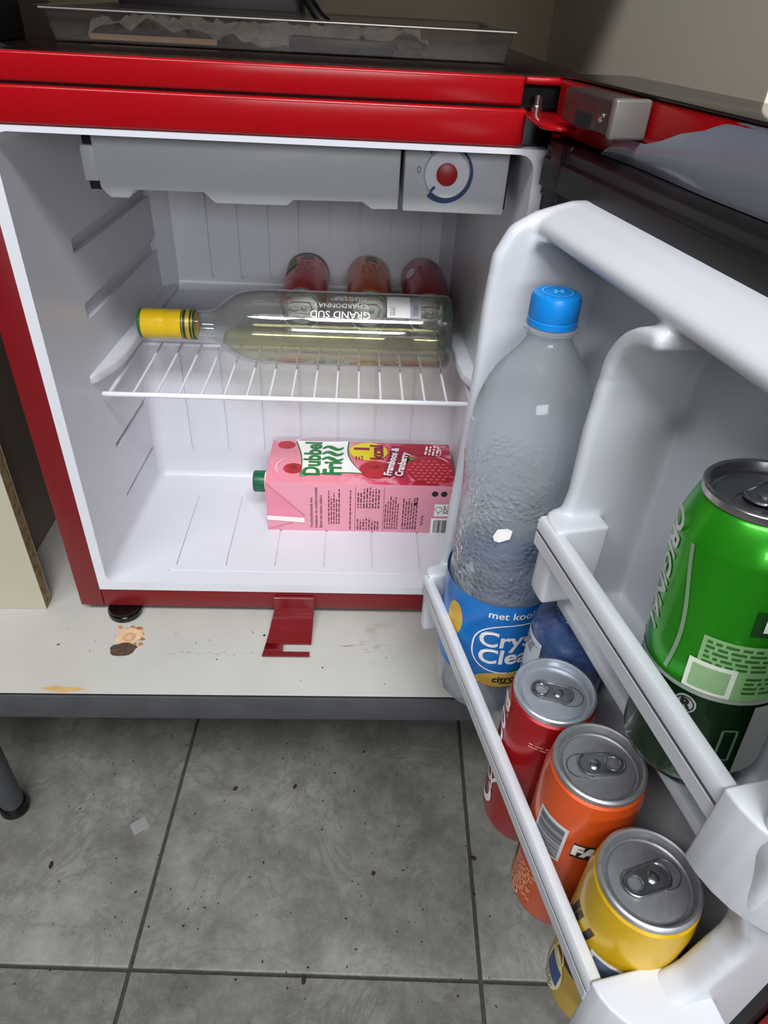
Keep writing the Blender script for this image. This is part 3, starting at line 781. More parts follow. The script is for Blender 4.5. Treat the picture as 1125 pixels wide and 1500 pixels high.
bm = bmesh.new(); patch(bm, f, -.0060, .042, .0700, .1020, 18); ip = pr('ingredients_panel', bm, simple('pale_green_panel', '86b478', .5), green)
bm = bmesh.new(); fine(bm, f2, -.004, .0990, .042, 5, .0028); fine(bm, f2, .015, .0830, .024, 4, .0028); pr('small_print', bm, simple('green_small_print', '2d6a24', .5), ip)
bm = bmesh.new(); f3 = cyl(RG, th_g, .0009); patch(bm, f3, -.0090, .0110, .0705, .0880, 8); sp_ = pr('pale_square', bm, simple('pale_square_print', 'dfe8d6', .5), ip)
bm = bmesh.new(); f4 = cyl(RG, th_g, .0012); patch(bm, f4, -.0068, .0088, .0727, .0858, 8); pr('green_square', bm, simple('mid_green_print', '8fb583', .5), sp_)
bm = bmesh.new(); ellipse(bm, f, -.0050, .0600, .0050, .0055, 26, 3); rm = pr('deposit_mark', bm, silver, green)
bm = bmesh.new(); text(bm, f2, 'R', .008, -.0050, .0600, off=.0004); ellipse(bm, f2, -.0050, .0600, .0042, .0046, 26, 1, .86); pr('deposit_letter', bm, black_ink, rm)
bm = bmesh.new(); patch(bm, f, .0245, .050, .020, .0655, 12); pr('silver_panel', bm, silver, green)
bm = bmesh.new()
for a, c in (((.014, .030), (.0205, .030)), ((.0205, .030), (.0205, .050)), ((.0205, .050), (.014, .050)), ((.014, .050), (.014, .030))): ribbon(bm, f, [a, c], .0012)
pr('outline_mark', bm, simple('grey_green_print', '5d7a63', .5), green)

# three slim cans lying behind the wine bottle, lids to the front
def lying(x, y0, mat, label, deco):
    c = can('slim_can', (x, y0, .247 + .0268), .0266, .133, .0240, mat, alu)
    c.rotation_euler = (-PI / 2, 0, 0); c.location = (x, y0 + .133, .247 + .0268)
    c.rotation_euler = (PI / 2, 0, 0)                               # lid (local +Z) towards -Y
    tag(c, label, 'can', 'slim cans lying behind the wine bottle')
    deco(c); return c
TOPA = PI / 2                                                       # local +Y is world up
def deco_common(c, ink, b0):
    f = cyl(.0266, TOPA, .0004)
    g = lambda a, b: f(a, b)
    bm = bmesh.new(); fine(bm, lambda a, b: f(-a, .082 - b), -.010, .040, .026, 10, .0042); pr('small_print', bm, ink, c)
    bm = bmesh.new(); patch(bm, f, b0 - .0085, b0 + .0085, .0150, .0330, 6); p = pr('barcode_panel', bm, simple('pale_barcode_panel', 'b9b9be', .5), c)
    f = cyl(.0266, TOPA, .0007); bm = bmesh.new()
    v = .0168
    while v < .0310:
        l = random.choice((.0004, .0007)); patch(bm, f, b0 - .007, b0 + .007, v, v + l, 5); v += l + .0012
    pr('barcode', bm, black_ink, p)
def deco_a(c):
    f = cyl(.0266, TOPA, .0004)
    bm = bmesh.new(); poly_pts = [(.012, .006), (.034, .006), (.034, .055), (.018, .045)]
    patch(bm, lambda a, b: f(.009 + .020 * a + .008 * (1 - b) * (1 - a), .006 + .045 * b), 0, 1, 0, 1, 6, 6); pr('green_flash', bm, simple('green_print', '6f9a35', .5), c)
    bm = bmesh.new(); patch(bm, f, -.05, .05, .0105, .0140, 24); pp_ = simple('purple_print', '4a3a6a', .5); pr('purple_band', bm, pp_, c)
    bm = bmesh.new(); patch(bm, f, .012, .030, .052, .060, 6); pr('purple_patch', bm, pp_, c)
    deco_common(c, simple('pale_pink_print', 'e79aa0', .5), -.002)
def deco_b(c): deco_common(c, simple('pale_orange_fine_print', 'f0a878', .5), -.002)
def deco_c(c):
    f = cyl(.0266, TOPA, .0004); bm = bmesh.new(); ellipse(bm, f, .020, .050, .007, .014, 24, 3); pr('white_swirl', bm, white_ink, c)
    deco_common(c, simple('pale_red_fine_print', 'dd8f8c', .5), -.010)
lying(.0120, .2065, canpaint('pink_red_can_paint', 'c3343c'), 'pink-red slim can with a green patch lying behind the wine bottle', deco_a)
lying(.0885, .2065, canpaint('orange_slim_can_paint', 'cc5a24'), 'orange slim can lying behind the wine bottle, middle of the three', deco_b)
lying(.1560, .2045, canpaint('red_slim_can_paint', 'a81c22'), 'red slim can lying behind the base end of the wine bottle', deco_c)

# ================================================================== JUICE CARTON (lying, cap to the left)
ct = tag(empty('juice_carton', (.085, .141, .0452)), 'pink fruit drink carton with green cap lying on the fridge floor', 'carton')
X0, X1, Y0, Y1, Z0, Z1 = -.1105, .1075, -.0455, .0455, .0003, .0705
pink = Mat('pink_carton_print')
tcn = pink.add('ShaderNodeTexCoord'); sp = pink.add('ShaderNodeSeparateXYZ'); pink.L.new(tcn.outputs['Object'], sp.inputs[0])
rp = pink.add('ShaderNodeMapRange'); rp.inputs[1].default_value = -.035; rp.inputs[2].default_value = .06; pink.L.new(sp.outputs[0], rp.inputs[0])
c1 = pink.ramp(rp.outputs[0], [(0, lin('e38a9c')), (.5, lin('d9506c')), (1, lin('b51a3a'))])
sw = pink.noise(30, 5, .6)
c1b = pink.mix(pink.ramp(sw, [(.52, (0, 0, 0, 1)), (.62, (1, 1, 1, 1))]), c1, lin('e996a8'))
gt_ = pink.add('ShaderNodeMath', operation='GREATER_THAN'); gt_.inputs[1].default_value = .0695; pink.L.new(sp.outputs[2], gt_.inputs[0])
pink.L.new(pink.mix(gt_.outputs[0], lin('dc93a4'), c1b), pink.b.inputs['Base Color'])
pink.b.inputs['Roughness'].default_value = .35
obj('carton_box', nbox(X0, X1, Y0, Y1, Z0, Z1, bev=.0012, seg=2), pink.m, ct)
# folded end: triangular flap on the front face with seal strip
bm = bmesh.new(); ff = flat((X0, Y0, 0), (1, 0, 0), (0, 0, 1), .0006)
bm2 = [(0.001, .068), (.044, .0225), (.044, .0160), (.001, .0230)]
vs = [bm.verts.new(ff(u, v)) for u, v in bm2]; bm.faces.new(vs)
ob = obj('folded_flap', bm, simple('pink_flap', 'd98296', .4), ct)
bm = bmesh.new(); ff = flat((X0, Y0, 0), (1, 0, 0), (0, 0, 1), .0011)
poly(bm, ff, [(.0006, .0232), (.044, .0208), (.044, .0135), (.0006, .0168)]); pr('seal_strip', bm, simple('white_board_edge', 'e6ddd9', .6), ct, 'white torn paper strip')
bm = bmesh.new(); ff = flat((X0, Y0, 0), (1, 0, 0), (0, 0, 1), .0009); ribbon(bm, ff, [(.0006, .069), (.044, .0235)], .0007); ribbon(bm, ff, [(.002, .003), (.030, .0135)], .0006); pr('fold_crease', bm, simple('crease', 'b55f76', .6), ct)
# cap
cb = bmesh.new(); n = 48; pf = [(.0128, 0), (.0128, .0125), (.0118, .0138), (0, .0138)]
lathe(cb, pf, n, False)
for k, v in enumerate(cb.verts):
    r = math.hypot(v.co.x, v.co.y)
    if r > .0126 and int(round(math.atan2(v.co.y, v.co.x) / (2 * PI / n))) % 2: v.co.x *= .965; v.co.y *= .965
cp_ = obj('cap', cb, simple('dark_green_cap', '12583a', .35), ct); cp_.matrix_local = Matrix.Translation((X0 - .0042, -.0095, .046)) @ Matrix.Rotation(-PI / 2, 4, 'Y'); cp_['label'] = 'dark green screw cap'
cn = obj('cap_neck', lathe(bmesh.new(), [(.0118, 0), (.0118, .0045)], 32), white_ink, ct); cn.matrix_local = Matrix.Translation((X0 + .0003, -.0095, .046)) @ Matrix.Rotation(-PI / 2, 4, 'Y')
# top face print: letters run front to back (u = +y, v = -x)
def ftop(e): 
    return lambda a, b: Vector((X0 - b, a, Z1 + e))      # a along +y, b measured to the left
# panel: white curved shield
def P2(e): return lambda x, y: Vector((X0 + x, y, Z1 + e))
green_ink = simple('green_lettering', '1c7a3a', .45); yellow_ink = simple('yellow_print', 'e6d21a', .45); maroon = simple('maroon_print', '8a1238', .45)
cran = Mat('cranberry_print'); nf = cran.noise(90, 3); cran.L.new(cran.ramp(nf, [(.35, lin('97101f')), (.6, lin('c22430'))]), cran.b.inputs['Base Color']); cran.b.inputs['Roughness'].default_value = .35
g2 = P2(.0004)
def curvy(bm, f, pts):
    vs = [bm.verts.new(f(u, v)) for u, v in pts]; bm.faces.new(vs)
def shield(gr):
    A, B, C, D_ = (.030 - gr, .0440 + gr * .3), (.093 + gr, .0455), (.110 + gr * 1.5, -.0245 - gr), (.040 - gr, -.0330 - gr)
    def ed(p, q, s, n=10):
        r = []
        for k in range(n):
            t = k / n; nx, ny = -(q[1] - p[1]), (q[0] - p[0]); l = math.hypot(nx, ny)
            r.append((p[0] + (q[0] - p[0]) * t + nx / l * s * math.sin(PI * t), p[1] + (q[1] - p[1]) * t + ny / l * s * math.sin(PI * t)))
        return r
    return ed(A, B, -.0015) + ed(B, C, -.008) + ed(C, D_, -.004) + ed(D_, A, -.004)
bm = bmesh.new(); curvy(bm, g2, shield(.0016)); pr('logo_border', bm, green_ink, ct)
bm = bmesh.new(); curvy(bm, P2(.0006), shield(0)); pr('logo_panel', bm, white_ink, ct)
ft = ftop(.0009)
bm = bmesh.new(); text(bm, ft, 'Dubbel', .0275, .0045, -.0520, off=.0011, sx=.92); text(bm, ft, 'Fri', .0290, -.0165, -.0765, off=.0012, sx=.92)
fS = ftop(.0009)
for k in range(3):                                                   # the three wavy s letters
    c = .0030 + k * .0125
    ribbon(bm, fS, [(c + .0042 * math.sin((t - .5) * 2 * PI) + (t - .5) * -.004, -.0875 + t * .025) for t in [i / 14 for i in range(15)]], [.0026 + .0042 * math.sin(PI * i / 14) for i in range(15)])
pr('logo_lettering', bm, green_ink, ct)
bm = bmesh.new(); ellipse(bm, P2(.0003), .118, .0235, .023, .0200, 36, 1); pr('yellow_badge', bm, yellow_ink, ct)
bm = bmesh.new(); text(bm, ft, '1', .0240, .0285, -.1105, off=.0014); text(bm, ft, 'kcal', .0215, .0215, -.1285, off=.0010, sx=1.0); fine(bm, ftop(.0008), .004, -.104, .011, 3, .0035); pr('badge_lettering', bm, maroon, ct)
bm = bmesh.new(); ellipse(bm, P2(.0005), .126, -.017, .0195, .0185, 32, 1); ellipse(bm, P2(.0005), .030, -.018, .0115, .0110, 26, 1); ellipse(bm, P2(.0005), .018, .034, .0105, .0085, 26, 1)
pr('cranberry', bm, cran.m, ct)
bm = bmesh.new()
for cx, cy, k, w_ in ((.126, -.017, 1, .0012), (.030, -.018, .5, .0008)):
    for q_ in range(5):
        a = q_ * 2 * PI / 5; ribbon(bm, P2(.0008), [(cx + .002 * k, cy + .006 * k), (cx + .002 * k + .005 * k * math.cos(a), cy + .006 * k + .005 * k * math.sin(a))], w_)
pr('berry_crown', bm, maroon, ct)
rot = math.radians(-14)
def frot(e, cx, cy, an):
    return lambda a, b: Vector((X0 + cx - b * math.cos(an) + a * math.sin(an) * 1, cy + a * math.cos(an) + b * math.sin(an), Z1 + e))
fr1 = frot(.0008, .152, .000, math.radians(11)); bm = bmesh.new(); patch(bm, fr1, -.034, .036, .001, .0125); patch(bm, fr1, -.031, .026, -.0125, .001); fpn = pr('flavour_panel', bm, maroon, ct)
fr1 = frot(.0011, .152, .000, math.radians(11)); bm = bmesh.new(); text(bm, fr1, 'Framboos &', .0125, 0, .0066, off=.0004, sx=1.0); text(bm, fr1, 'Cranberry', .0125, -.003, -.0062, off=.0004, sx=1.0); pr('flavour_lettering', bm, white_ink, fpn)
# raspberry: drupelets
bm = bmesh.new(); rnd = random.Random(3)
for i in range(9):
    for j in range(8):
        x = .166 + i * .0068 + (j % 2) * .0034; y = -.041 + j * .0064
        if ((x - .1905) / .0255) ** 2 + ((y + .0185) / .0245) ** 2 < 1:
            ellipse(bm, P2(.0006), x, y, .0026, .0024, 12, 1)
pr('raspberry_drupelets', bm, simple('raspberry_light', 'd94a58', .3, 0, .2, 200), ct)
bm = bmesh.new(); ellipse(bm, P2(.0004), .1905, -.0185, .0270, .0262, 36, 1); ellipse(bm, P2(.0004), .178, .030, .026, .0130, 30, 1); pr('raspberry', bm, simple('raspberry_dark', 'a3142a', .35), ct)
bm = bmesh.new()
for a in (0.3, 1.2, 2.2, 3.1, 4.4):
    ribbon(bm, P2(.0008), [(.166, .006), (.166 + .006 * math.cos(a), .006 + .005 * math.sin(a)), (.166 + .011 * math.cos(a + .2), .006 + .009 * math.sin(a + .2))], [.002, .003, .0004])
pr('raspberry_leaf', bm, simple('leaf_green_print', '5f9a3a', .5), ct)
splash = simple('pale_pink_splash', 'f0b6c0', .4)
for cx, cy, r, a0, a1 in ((.128, -.014, .026, -80, 60), (.032, -.016, .022, 110, 230), (.186, .026, .020, -40, 60), (.195, -.006, .020, 20, 80), (.045, .035, .018, 90, 170)):
    bm = bmesh.new(); ribbon(bm, P2(.0007), arc(cx, cy, r, math.radians(a0), math.radians(a1), 16), [.0002 + .0022 * math.sin(PI * k / 16) for k in range(17)]); pr('juice_splash', bm, splash, ct)
bm = bmesh.new(); fine(bm, frot(.0008, .196, .030, math.radians(11)), -.013, .006, .027, 4, .0046); pr('side_text', bm, white_ink, ct)
# front face: letters run upwards (u = +z, v = -x)
def ffr(e): return lambda a, b: Vector((X0 - b, Y0 - e, a))
fq = ffr(.0005)
bm = bmesh.new()
for k, s in enumerate(('Vruchtenfrisdrank met', 'framboos- en cranberrysmaak.', 'Bevat van nature suikers')):
    text(bm, fq, s, .0052, .006, -.0520 - k * .0055, 'LEFT', sx=.92)
pr('heading_text', bm, black_ink, ct)
bm = bmesh.new(); fq2 = ffr(.0004)
for u0, x, wd, nl, lh in ((.012, .073, .052, 5, .0030), (.004, .098, .06, 1, .003), (.036, .107, .030, 8, .0034), (.004, .107, .018, 8, .0034), (.006, .139, .050, 6, .0029), (.006, .160, .050, 6, .0031)):
    fine(bm, fq2, u0, -x, wd, nl, lh)
pr('small_print', bm, simple('maroon_small_print', '6a3242', .5), ct)
bm = bmesh.new(); ribbon(bm, fq2, [(.003, -.103), (.066, -.103)], .0004); ribbon(bm, fq2, [(.003, -.136), (.066, -.136)], .0004); pr('table_lines', bm, black_ink, ct)
bm = bmesh.new(); ribbon(bm, fq2, [(.012 + .001 * k, -.182 + .0018 * math.sin(k * 1.3)) for k in range(16)], .0008); pr('signature', bm, black_ink, ct)
fx = lambda e: (lambda x, z: Vector((X0 + x, Y0 - e, z)))
bm = bmesh.new(); patch(bm, fx(.0004), .193, .2165, .001, .0235); patch(bm, fx(.0004), .1955, .2165, .0265, .044); lp = pr('white_panel', bm, white_ink, ct)
bm = bmesh.new(); bars(bm, fx(.0007), .196, .2160, .002, .021, random.Random(5)); pr('barcode', bm, black_ink, lp)
bm = bmesh.new(); fine(bm, fx(.0007), .206, .040, .009, 4, .003); tube_pts = arc(.2005, .0365, .0038, -2.2, 4.2 - .4, 16); ribbon(bm, fx(.0007), tube_pts, .0007); ribbon(bm, fx(.0007), [(.2005, .0325), (.2005, .029)], .0007); pr('tree_tick_mark', bm, simple('dark_green_small_print', '2c4a3a', .5), lp)
bm = bmesh.new(); ellipse(bm, fx(.0004), .1945, .0585, .0038, .0038, 20, 1); ellipse(bm, fx(.0004), .205, .0585, .0038, .0038, 20, 1); patch(bm, fx(.0004), .2125, .2170, .0530, .0640)
patch(bm, fx(.0004), .1712, .1748, .042, .0455); ellipse(bm, fx(.0004), .173, .050, .002, .002, 16, 1, .7); pr('icons', bm, black_ink, ct)

# ================================================================== BIG CLEAR BOTTLE in the door
pb = W(.1400, .0455, .0702)
wbot = tag(empty('water_bottle', pb), 'large clear plastic bottle with blue cap and blue label in the door rack', 'bottle')
TB = .3527
BR = .0435
def ripple(z): return .0006 * math.sin(z * 420) if .02 < z < .05 else 0
prof = [(.012, .006), (.022, .002), (.030, .0003), (.036, .003), (.0405, .010), (.0425, .020), (.0425, .048)] + [(BR - .0012 + (.0008 if k % 2 else -.0008), .050 + k * .0035) for k in range(3)] + \
       [(BR, .064), (BR, .118), (BR - .0012, .122)] + [(BR - .002 + .0008 * math.sin(k * 1.6), .126 + k * .006) for k in range(8)] + \
       [(BR - .0020, .176), (BR - .0028, .195), (BR - .0024, .215), (BR - .0010, .235), (BR - .0012, .250), (.0408, .266), (.0385, .279), (.0345, .292), (.0290, .303), (.0226, .3125), (.0170, .3200), (.0142, .3255), (.0138, .3300), (.0168, .3306), (.0168, .3325), (.0138, .3330), (.0130, .3480)]
def wet(M):
    co = M.coord()
    v = M.add('ShaderNodeTexVoronoi'); v.inputs['Scale'].default_value = 260; M.L.new(co, v.inputs['Vector'])
    inv = M.add('ShaderNodeMath', operation='SUBTRACT'); inv.inputs[0].default_value = 1; M.L.new(v.outputs['Distance'], inv.inputs[1])
    n = M.noise(26, 3, .5, co)
    sp = M.add('ShaderNodeSeparateXYZ'); M.L.new(co, sp.inputs[0])
    a = M.add('ShaderNodeMapRange'); a.inputs[1].default_value = .125; a.inputs[2].default_value = .15; M.L.new(sp.outputs[2], a.inputs[0])
    c = M.add('ShaderNodeMapRange'); c.inputs[1].default_value = .245; c.inputs[2].default_value = .225; M.L.new(sp.outputs[2], c.inputs[0])
    nr = M.add('ShaderNodeMapRange'); nr.inputs[1].default_value = .42; nr.inputs[2].default_value = .56; M.L.new(n, nr.inputs[0])
    def mul(p, q):
        m = M.add('ShaderNodeMath', operation='MULTIPLY'); M.L.new(p, m.inputs[0]); M.L.new(q, m.inputs[1]); return m.outputs[0]
    return mul(mul(mul(a.outputs[0], c.outputs[0]), nr.outputs[0]), inv.outputs[0]), .8, .003
pet = thin_clear('clear_pet', 'f1f4f7', .07, 1.2, wet, haze=.17, edge='b9c3cb')
obj('bottle_body', lathe(bmesh.new(), prof, 64, True, False), pet, wbot)
wl = .1510
wp_ = [(r - .0012, z + .001) for r, z in prof if z < wl]
waterm = Mat('still_water'); waterm.N.remove(waterm.b)
tr = waterm.add('ShaderNodeBsdfTransparent'); tr.inputs[0].default_value = lin('eef4f7'); gl = waterm.add('ShaderNodeBsdfGlossy'); gl.inputs['Roughness'].default_value = .03
_, fz = schlick(waterm, 1.33); mx = waterm.add('ShaderNodeMixShader')
waterm.L.new(fz.outputs[0], mx.inputs[0]); waterm.L.new(tr.outputs[0], mx.inputs[1]); waterm.L.new(gl.outputs[0], mx.inputs[2]); waterm.L.new(mx.outputs[0], waterm.out.inputs[0])
obj('water', lathe(bmesh.new(), [(0, .007)] + wp_ + [(BR - .0035, wl), (0, wl)], 64, False, False), waterm.m, wbot)
bluecap = simple('blue_cap', '0a80d2', .35, 0, .03, 100)
cb = bmesh.new(); n = 96
lathe(cb, [(.0150, .3335), (.0154, .3338), (.0154, .3372), (.0148, .3376), (.0152, .3382), (.0152, .3492), (.0140, .3522), (.0125, .3527), (0, .3527)], n, False)
for v in cb.verts:
    if .3381 < v.co.z < .35 and int(round(math.atan2(v.co.y, v.co.x) / (2 * PI / n))) % 2: v.co.x *= .98; v.co.y *= .98
bc = obj('cap', cb, bluecap, wbot); bc['label'] = 'blue screw cap'
bm = bmesh.new(); ft_ = flat((0, 0, .3527), (math.sin(.35), -math.cos(.35) * 0 + .0, 0) if False else (1, .1, 0), (-.1, 1, 0), .0004)
ellipse(bm, ft_, 0, 0, .0095, .0095, 30, 1, .9); text(bm, ft_, 'H', .0085, 0, 0, off=.0006, shear=.3); pr('cap_mark', bm, simple('pale_blue_print', '47a8e6', .4), bc)
# label
LBZ0, LBZ1 = .0480, .1330
fa = face(pb, 0)
lab = Mat('blue_label'); nn = lab.noise(40, 4); lab.L.new(lab.ramp(nn, [(.3, lin('1366b4')), (.7, lin('2480cc'))]), lab.b.inputs['Base Color']); lab.b.inputs['Roughness'].default_value = .3
lb = obj('label', lathe(bmesh.new(), [(BR + .0003, LBZ0), (BR + .0004, LBZ1)], 64, False, False), lab.m, wbot); lb['label'] = 'blue label with white lettering and lemons'
F = lambda e: cyl(BR + .0004, fa + math.radians(14), e)
bm = bmesh.new(); text(bm, F(.0006), 'met koolzuur', .0098, .012, .1240, off=.0001); pr('white_text', bm, white_ink, lb)
bm = bmesh.new(); text(bm, F(.0006), 'Crystal', .0225, .0135, .0975, off=.0005); text(bm, F(.0006), 'Clear', .0225, .0075, .0790, off=.0005); pr('brand_lettering', bm, white_ink, lb)
bm = bmesh.new(); pts = [(.013 + .036 * math.copysign(abs(math.cos(t)) ** .8, math.cos(t)), .0880 + .0270 * math.copysign(abs(math.sin(t)) ** .8, math.sin(t))) for t in [2 * PI * k / 48 for k in range(49)]]
ribbon(bm, F(.0005), pts, .0012); pr('oval_outline', bm, white_ink, lb)
lemon = Mat('lemon_print'); nn = lemon.noise(60, 3); lemon.L.new(lemon.ramp(nn, [(.3, lin('c79a35')), (.7, lin('dcb95a'))]), lemon.b.inputs['Base Color'])
bm = bmesh.new(); ellipse(bm, F(.0003), -.0430, .1020, .0085, .0170, 28, 3); pr('lemon', bm, lemon.m, lb)
bm = bmesh.new(); ellipse(bm, F(.0003), .010, .0530, .0270, .0090, 32, 4); pr('lemon', bm, lemon.m, lb)
bm = bmesh.new(); patch(bm, F(.0003), -.018, .038, .048, .053, 16); pr('lemon_band', bm, lemon.m, lb)
bm = bmesh.new(); text(bm, F(.0007), 'citroen', .0100, .0115, .0535, off=.0003); pr('dark_text', bm, black_ink, lb)
bm = bmesh.new(); patch(bm, F(.0008), .003, .018, .0485, .0498, 6); pr('dark_underline', bm, black_ink, lb)
bm = bmesh.new(); ribbon(bm, F(.0007), [(.008, .0615), (.013, .0635), (.020, .0628)], [.0006, .0036, .0006]); pr('leaf', bm, simple('green_leaf_print', '2f6f3f', .5), lb)
# white patch added for the pale shape seen through the bottle
fT = cyl(BR - .0012, fa + math.radians(4), .0012)
bm = bmesh.new(); poly(bm, fT, [(-.008 + x, z + .029) for x, z in [(-.006, .1660), (-.0035, .1730), (.003, .1760), (.0062, .1745), (.0056, .1675), (-.001, .1625), (-.0045, .1625)]])
pr('see_through_patch', bm, white_ink, wbot, 'small white angular patch seen through the bottle')

# ------------------------------------------------------------------ blue bottle behind it
pk = W(.2180, .0245, .0702)
bb = tag(empty('blue_bottle', pk), 'dark blue water bottle standing behind the cans under the upper rack', 'bottle')
navy = Mat('navy_pet'); nn = navy.noise(55, 4, .6)
navy.L.new(navy.ramp(nn, [(.3, lin('22365f')), (.7, lin('4a6391'))]), navy.b.inputs['Base Color']); navy.b.inputs['Roughness'].default_value = .12; navy.b.inputs['Coat Weight'].default_value = .4
navy.bump(navy.noise(120, 3), .35, .003)
RBb = .0284
obj('bottle_body', lathe(bmesh.new(), [(0, .002), (.022, .0005), (.029, .004), (RBb, .012), (RBb, .045), (RBb - .0015, .050), (RBb, .055), (RBb, .144), (RBb - .002, .149), (.020, .1525), (.0138, .1540), (.0138, .1545)], 48), navy.m, bb)
obj('cap', lathe(bmesh.new(), [(.0145, .1546), (.0145, .1580), (.0135, .1588), (0, .1588)], 40, True), navy.m, bb)
fb = face(pk, -62)
bm = bmesh.new(); patch(bm, cyl(RBb, fb, .0005), -.016, .0135, .070, .140, 14); wl_ = pr('paper_label', bm, simple('pale_blue_label', 'd5dfe8', .45), bb)
bm = bmesh.new(); fB = cyl(RBb, fb, .0009); bars(bm, fB, -.006, .0105, .088, .104, random.Random(9)); ribbon(bm, fB, [(-.014, .1185), (.010, .1085)], .0016); pr('label_print', bm, simple('navy_label_print', '253355', .5), wl_)
bm = bmesh.new(); fine(bm, fB, -.012, .134, .022, 4, .0028); fine(bm, fB, -.010, .084, .020, 4, .0028); pr('small_print', bm, grey_ink, wl_)

# ================================================================== ON TOP OF THE FRIDGE
TZ = .5206
clear = thin_clear('clear_tray_plastic', 'e4dbd2', .12, 1.0, haze=.02, edge='9a9088')
tr_ = tag(empty('plastic_tray', (.012, .20, TZ)), 'clear shallow plastic tray lying on top of the fridge', 'tray')
def ringbox(bm, x0, x1, y0, y1, z0, z1, fl):
    lo = [(x0, y0, z0), (x1, y0, z0), (x1, y1, z0), (x0, y1, z0)]; m = .004
    hi = [(x0 - m, y0 - m, z1), (x1 + m, y0 - m, z1), (x1 + m, y1 + m, z1), (x0 - m, y1 + m, z1)]
    ri = [(x0 - m - fl, y0 - m - fl, z1 + .0004), (x1 + m + fl, y0 - m - fl, z1 + .0004), (x1 + m + fl, y1 + m + fl, z1 + .0004), (x0 - m - fl, y1 + m + fl, z1 + .0004)]
    L = [[bm.verts.new(p) for p in q] for q in (lo, hi, ri)]
    bm.faces.new(L[0])
    for a, c in zip(L, L[1:]):
        for i in range(4): bm.faces.new((a[i], a[(i + 1) % 4], c[(i + 1) % 4], c[i]))
bm = bmesh.new(); ringbox(bm, -.176, .176, -.098, .10, .0004, .0215, .005)
ob = obj('t', bm, clear); md = ob.modifiers.new('s', 'SOLIDIFY'); md.thickness = .0012; md.offset = 1
md = ob.modifiers.new('b', 'BEVEL'); md.width = .0006; md.segments = 1
tray = evaluated(ob, 'tray_body', clear, tr_, 35)
bm = bmesh.new(); tube(bm, [(-.181, -.107, .0212), (.181, -.107, .0212)], .0008, 8); obj('tray_rim', bm, simple('tray_rim_plastic', '5d534b', .25), tr_)
# crumpled wrap in the tray
rnd = random.Random(11)
bm = bmesh.new(); NX, NY = 40, 14
g = [[bm.verts.new((-.155 + .27 * i / NX, -.085 + .15 * j / NY + rnd.uniform(-.003, .003), .003 + .011 * abs(math.sin(i * .63 + j * 1.1)) * rnd.uniform(.4, 1) + .006 * math.sin(j * .6 + i * .2))) for j in range(NY + 1)] for i in range(NX + 1)]
for i in range(NX):
    for j in range(NY): bm.faces.new((g[i][j], g[i + 1][j], g[i + 1][j + 1], g[i][j + 1]))
for v in bm.verts: v.co.z = max(v.co.z, .0022)
wrapo = obj('plastic_wrap', bm, thin_clear('crinkled_wrap', 'cfc4bb', .16, 1.3, haze=.10)); wrapo.location = (.012, .20, TZ)
tag(wrapo, 'crumpled clear plastic wrap lying in the tray on the fridge', 'plastic wrap')
# paper slip along the tray front
bm = bmesh.new(); prism(bm, [(-.150, -.0955), (-.052, -.0955), (-.052, -.091), (-.150, -.0925)], .0025, .0062, 'z'); pp = obj('paper_slip', bm, simple('cream_paper', 'a89f94', .7)); pp.location = (.012, .20, TZ)
tag(pp, 'narrow pale paper slip at the front of the clear tray', 'paper')
bm = bmesh.new(); box(bm, .004, .088, -.092, -.05, .0022, .0105, bev=.001); dk = obj('dark_case', bm, simple('dark_brown_case', '1d1613', .35)); dk.location = (.012, .20, TZ)
tag(dk, 'flat dark case lying inside the clear tray', 'case')
# dark cable / strap leaning to the back wall
bm = bmesh.new(); tube(bm, [(.062, .315, TZ + .0072), (.045, .30, TZ + .009), (.030, .298, TZ + .020), (.012, .31, TZ + .042), (-.006, .33, TZ + .075), (-.03, .36, TZ + .10), (-.08, .40, TZ + .09), (-.16, .42, TZ + .05), (-.19, .42, TZ + .0085)], .0055, 10)
cbl = tag(obj('cable', bm, simple('black_cable', '0d0c0c', .45)), 'thick black cable arching up behind the tray', 'cable')
bm = bmesh.new(); box(bm, -.16, .03, 0, .06, 0, .05, bev=.006); bgx = obj('dark_bag', bm, simple('dark_maroon_pack', '1a1110', .5, 0, .3, 40)); bgx.location = (-.02, .34, TZ)
tag(bgx, 'dark pack standing behind the clear tray on the fridge', 'bag')
# black and white patterned packet at the left
pk_ = tag(empty('packet', (-.2025, .085, TZ)), 'black packet with white marks at the left end of the fridge top', 'packet')
obj('packet_body', nbox(-.012, .012, -.02, .03, 0, .055, bev=.002), simple('black_packet', '0b0b0c', .4), pk_)
bm = bmesh.new(); fpk = flat((0, -.02, 0), (1, 0, 0), (0, 0, 1), .0005); rnd = random.Random(4)
for zz in (.003, .012, .021, .030, .039, .048):
    x = rnd.uniform(-.008, .000); patch(bm, fpk, x, x + rnd.uniform(.004, .008), zz, zz + rnd.uniform(.002, .006))
pr('white_marks', bm, white_ink, pk_)

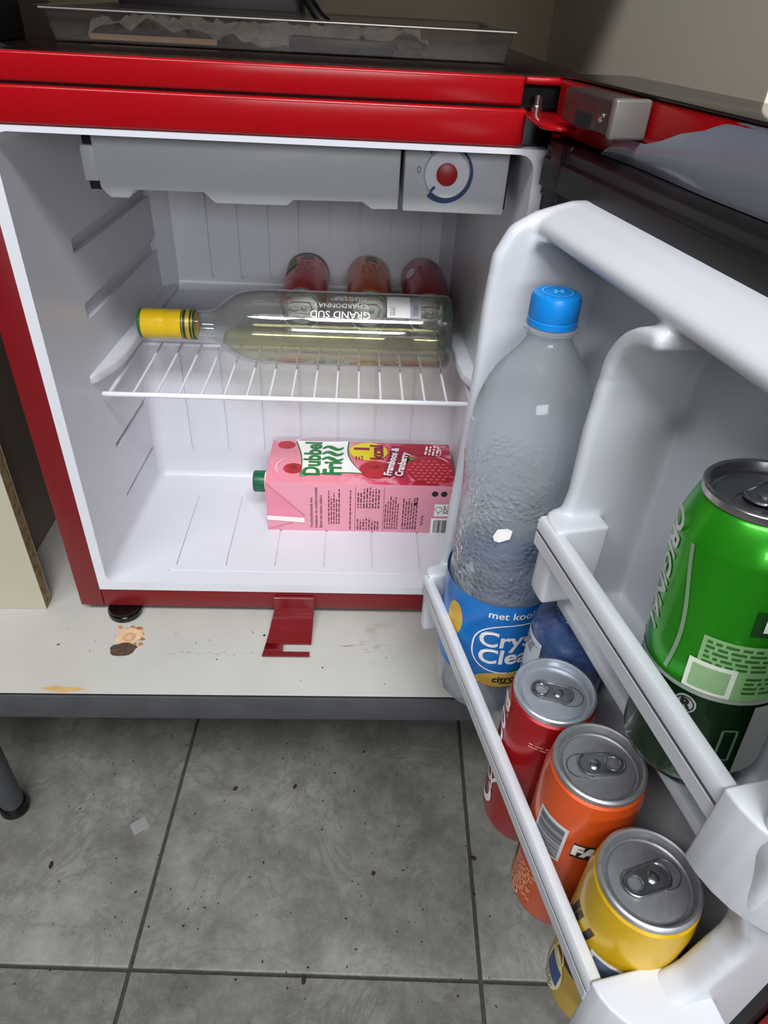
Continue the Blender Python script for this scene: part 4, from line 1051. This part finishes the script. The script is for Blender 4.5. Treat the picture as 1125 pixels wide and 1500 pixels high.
# ================================================================== DIRT
dirt = simple('dark_crumb', '2a2119', .95, 0, .3, 200)
rnd = random.Random(21)
def crumb(bm, x, y, z, r, fl=.5):
    m = Matrix.Translation((x, y, z + r * fl * .5)) @ Matrix.Rotation(rnd.uniform(0, 6), 4, 'Z') @ Matrix.Diagonal((r * rnd.uniform(.6, 1.5), r * rnd.uniform(.4, 1), r * fl, 1))
    bmesh.ops.create_icosphere(bm, subdivisions=1, radius=1, matrix=m)
bm = bmesh.new()
for k in range(260):
    x, y = rnd.uniform(-.35, .28), rnd.uniform(-.30, .16)
    crumb(bm, x, y, FZ, rnd.choice((.0005, .0007, .001, .0013, .0018)))
tag(obj('crumbs', bm, dirt), 'tiny dark crumbs and grit scattered on the grey tiles', 'crumbs', kind='stuff')
bm = bmesh.new()
for k in range(26):
    crumb(bm, rnd.uniform(-.28, .15), rnd.uniform(-.105, -.02), 0.0002, rnd.choice((.0004, .0006, .0008)))
for x, y in ((.0, -.030), (.047, -.075), (-.2305, -.048), (-.018, -.031)): crumb(bm, x, y, .0002, .0014)
tag(obj('crumbs', bm, dirt), 'tiny dark crumbs on the white table in front of the fridge', 'crumbs', kind='stuff')
def onfloor(px, py):
    f, p, yw, r = 1012.4254, 0.6398, -0.057, 0.0561
    M = SC.camera.matrix_world.to_3x3(); d = M @ Vector(((px - 562.5) / f, -(py - 750) / f, -1)); t = (FZ - CAM.z) / d.z
    return CAM + d * t
bits = [((445, 1437), .0045, 'dark brown leaf scrap lying across the front tile joint'), ((693, 1258), .0055, 'round brown lump in the right tile joint'), ((432, 1153), .0040, 'larger dark crumb in the middle of the big tile'),
        ((345, 1156), .0035, 'dark crumb left of the middle of the big tile'), ((547, 1280), .0035, 'dark crumb in the lower right of the big tile'), ((75, 1268), .0045, 'dark crumb on the left tile near its lower part'), ((533, 1102), .0035, 'thin dark splinter near the table edge')]
for k, ((px, py), rr, lb_) in enumerate(bits):
    p = onfloor(px, py); b = bmesh.new(); crumb(b, 0, 0, 0, rr, .55); o = obj('crumb', b, dirt); o.location = (p.x, p.y, FZ + .0006); tag(o, lb_, 'crumb', 'larger crumbs on the tiles')
p = onfloor(205, 1210); o = obj('plastic_scrap', nbox(-.012, .012, -.010, .010, 0, .0008, bev=.0003, seg=1), thin_clear('scrap_plastic', 'd8d4cc', .15, 1.5, haze=.25)); o.location = (p.x, p.y, FZ + .0007); o.rotation_euler = (0, 0, .6)
tag(o, 'small square clear plastic scrap on the left tile', 'scrap')
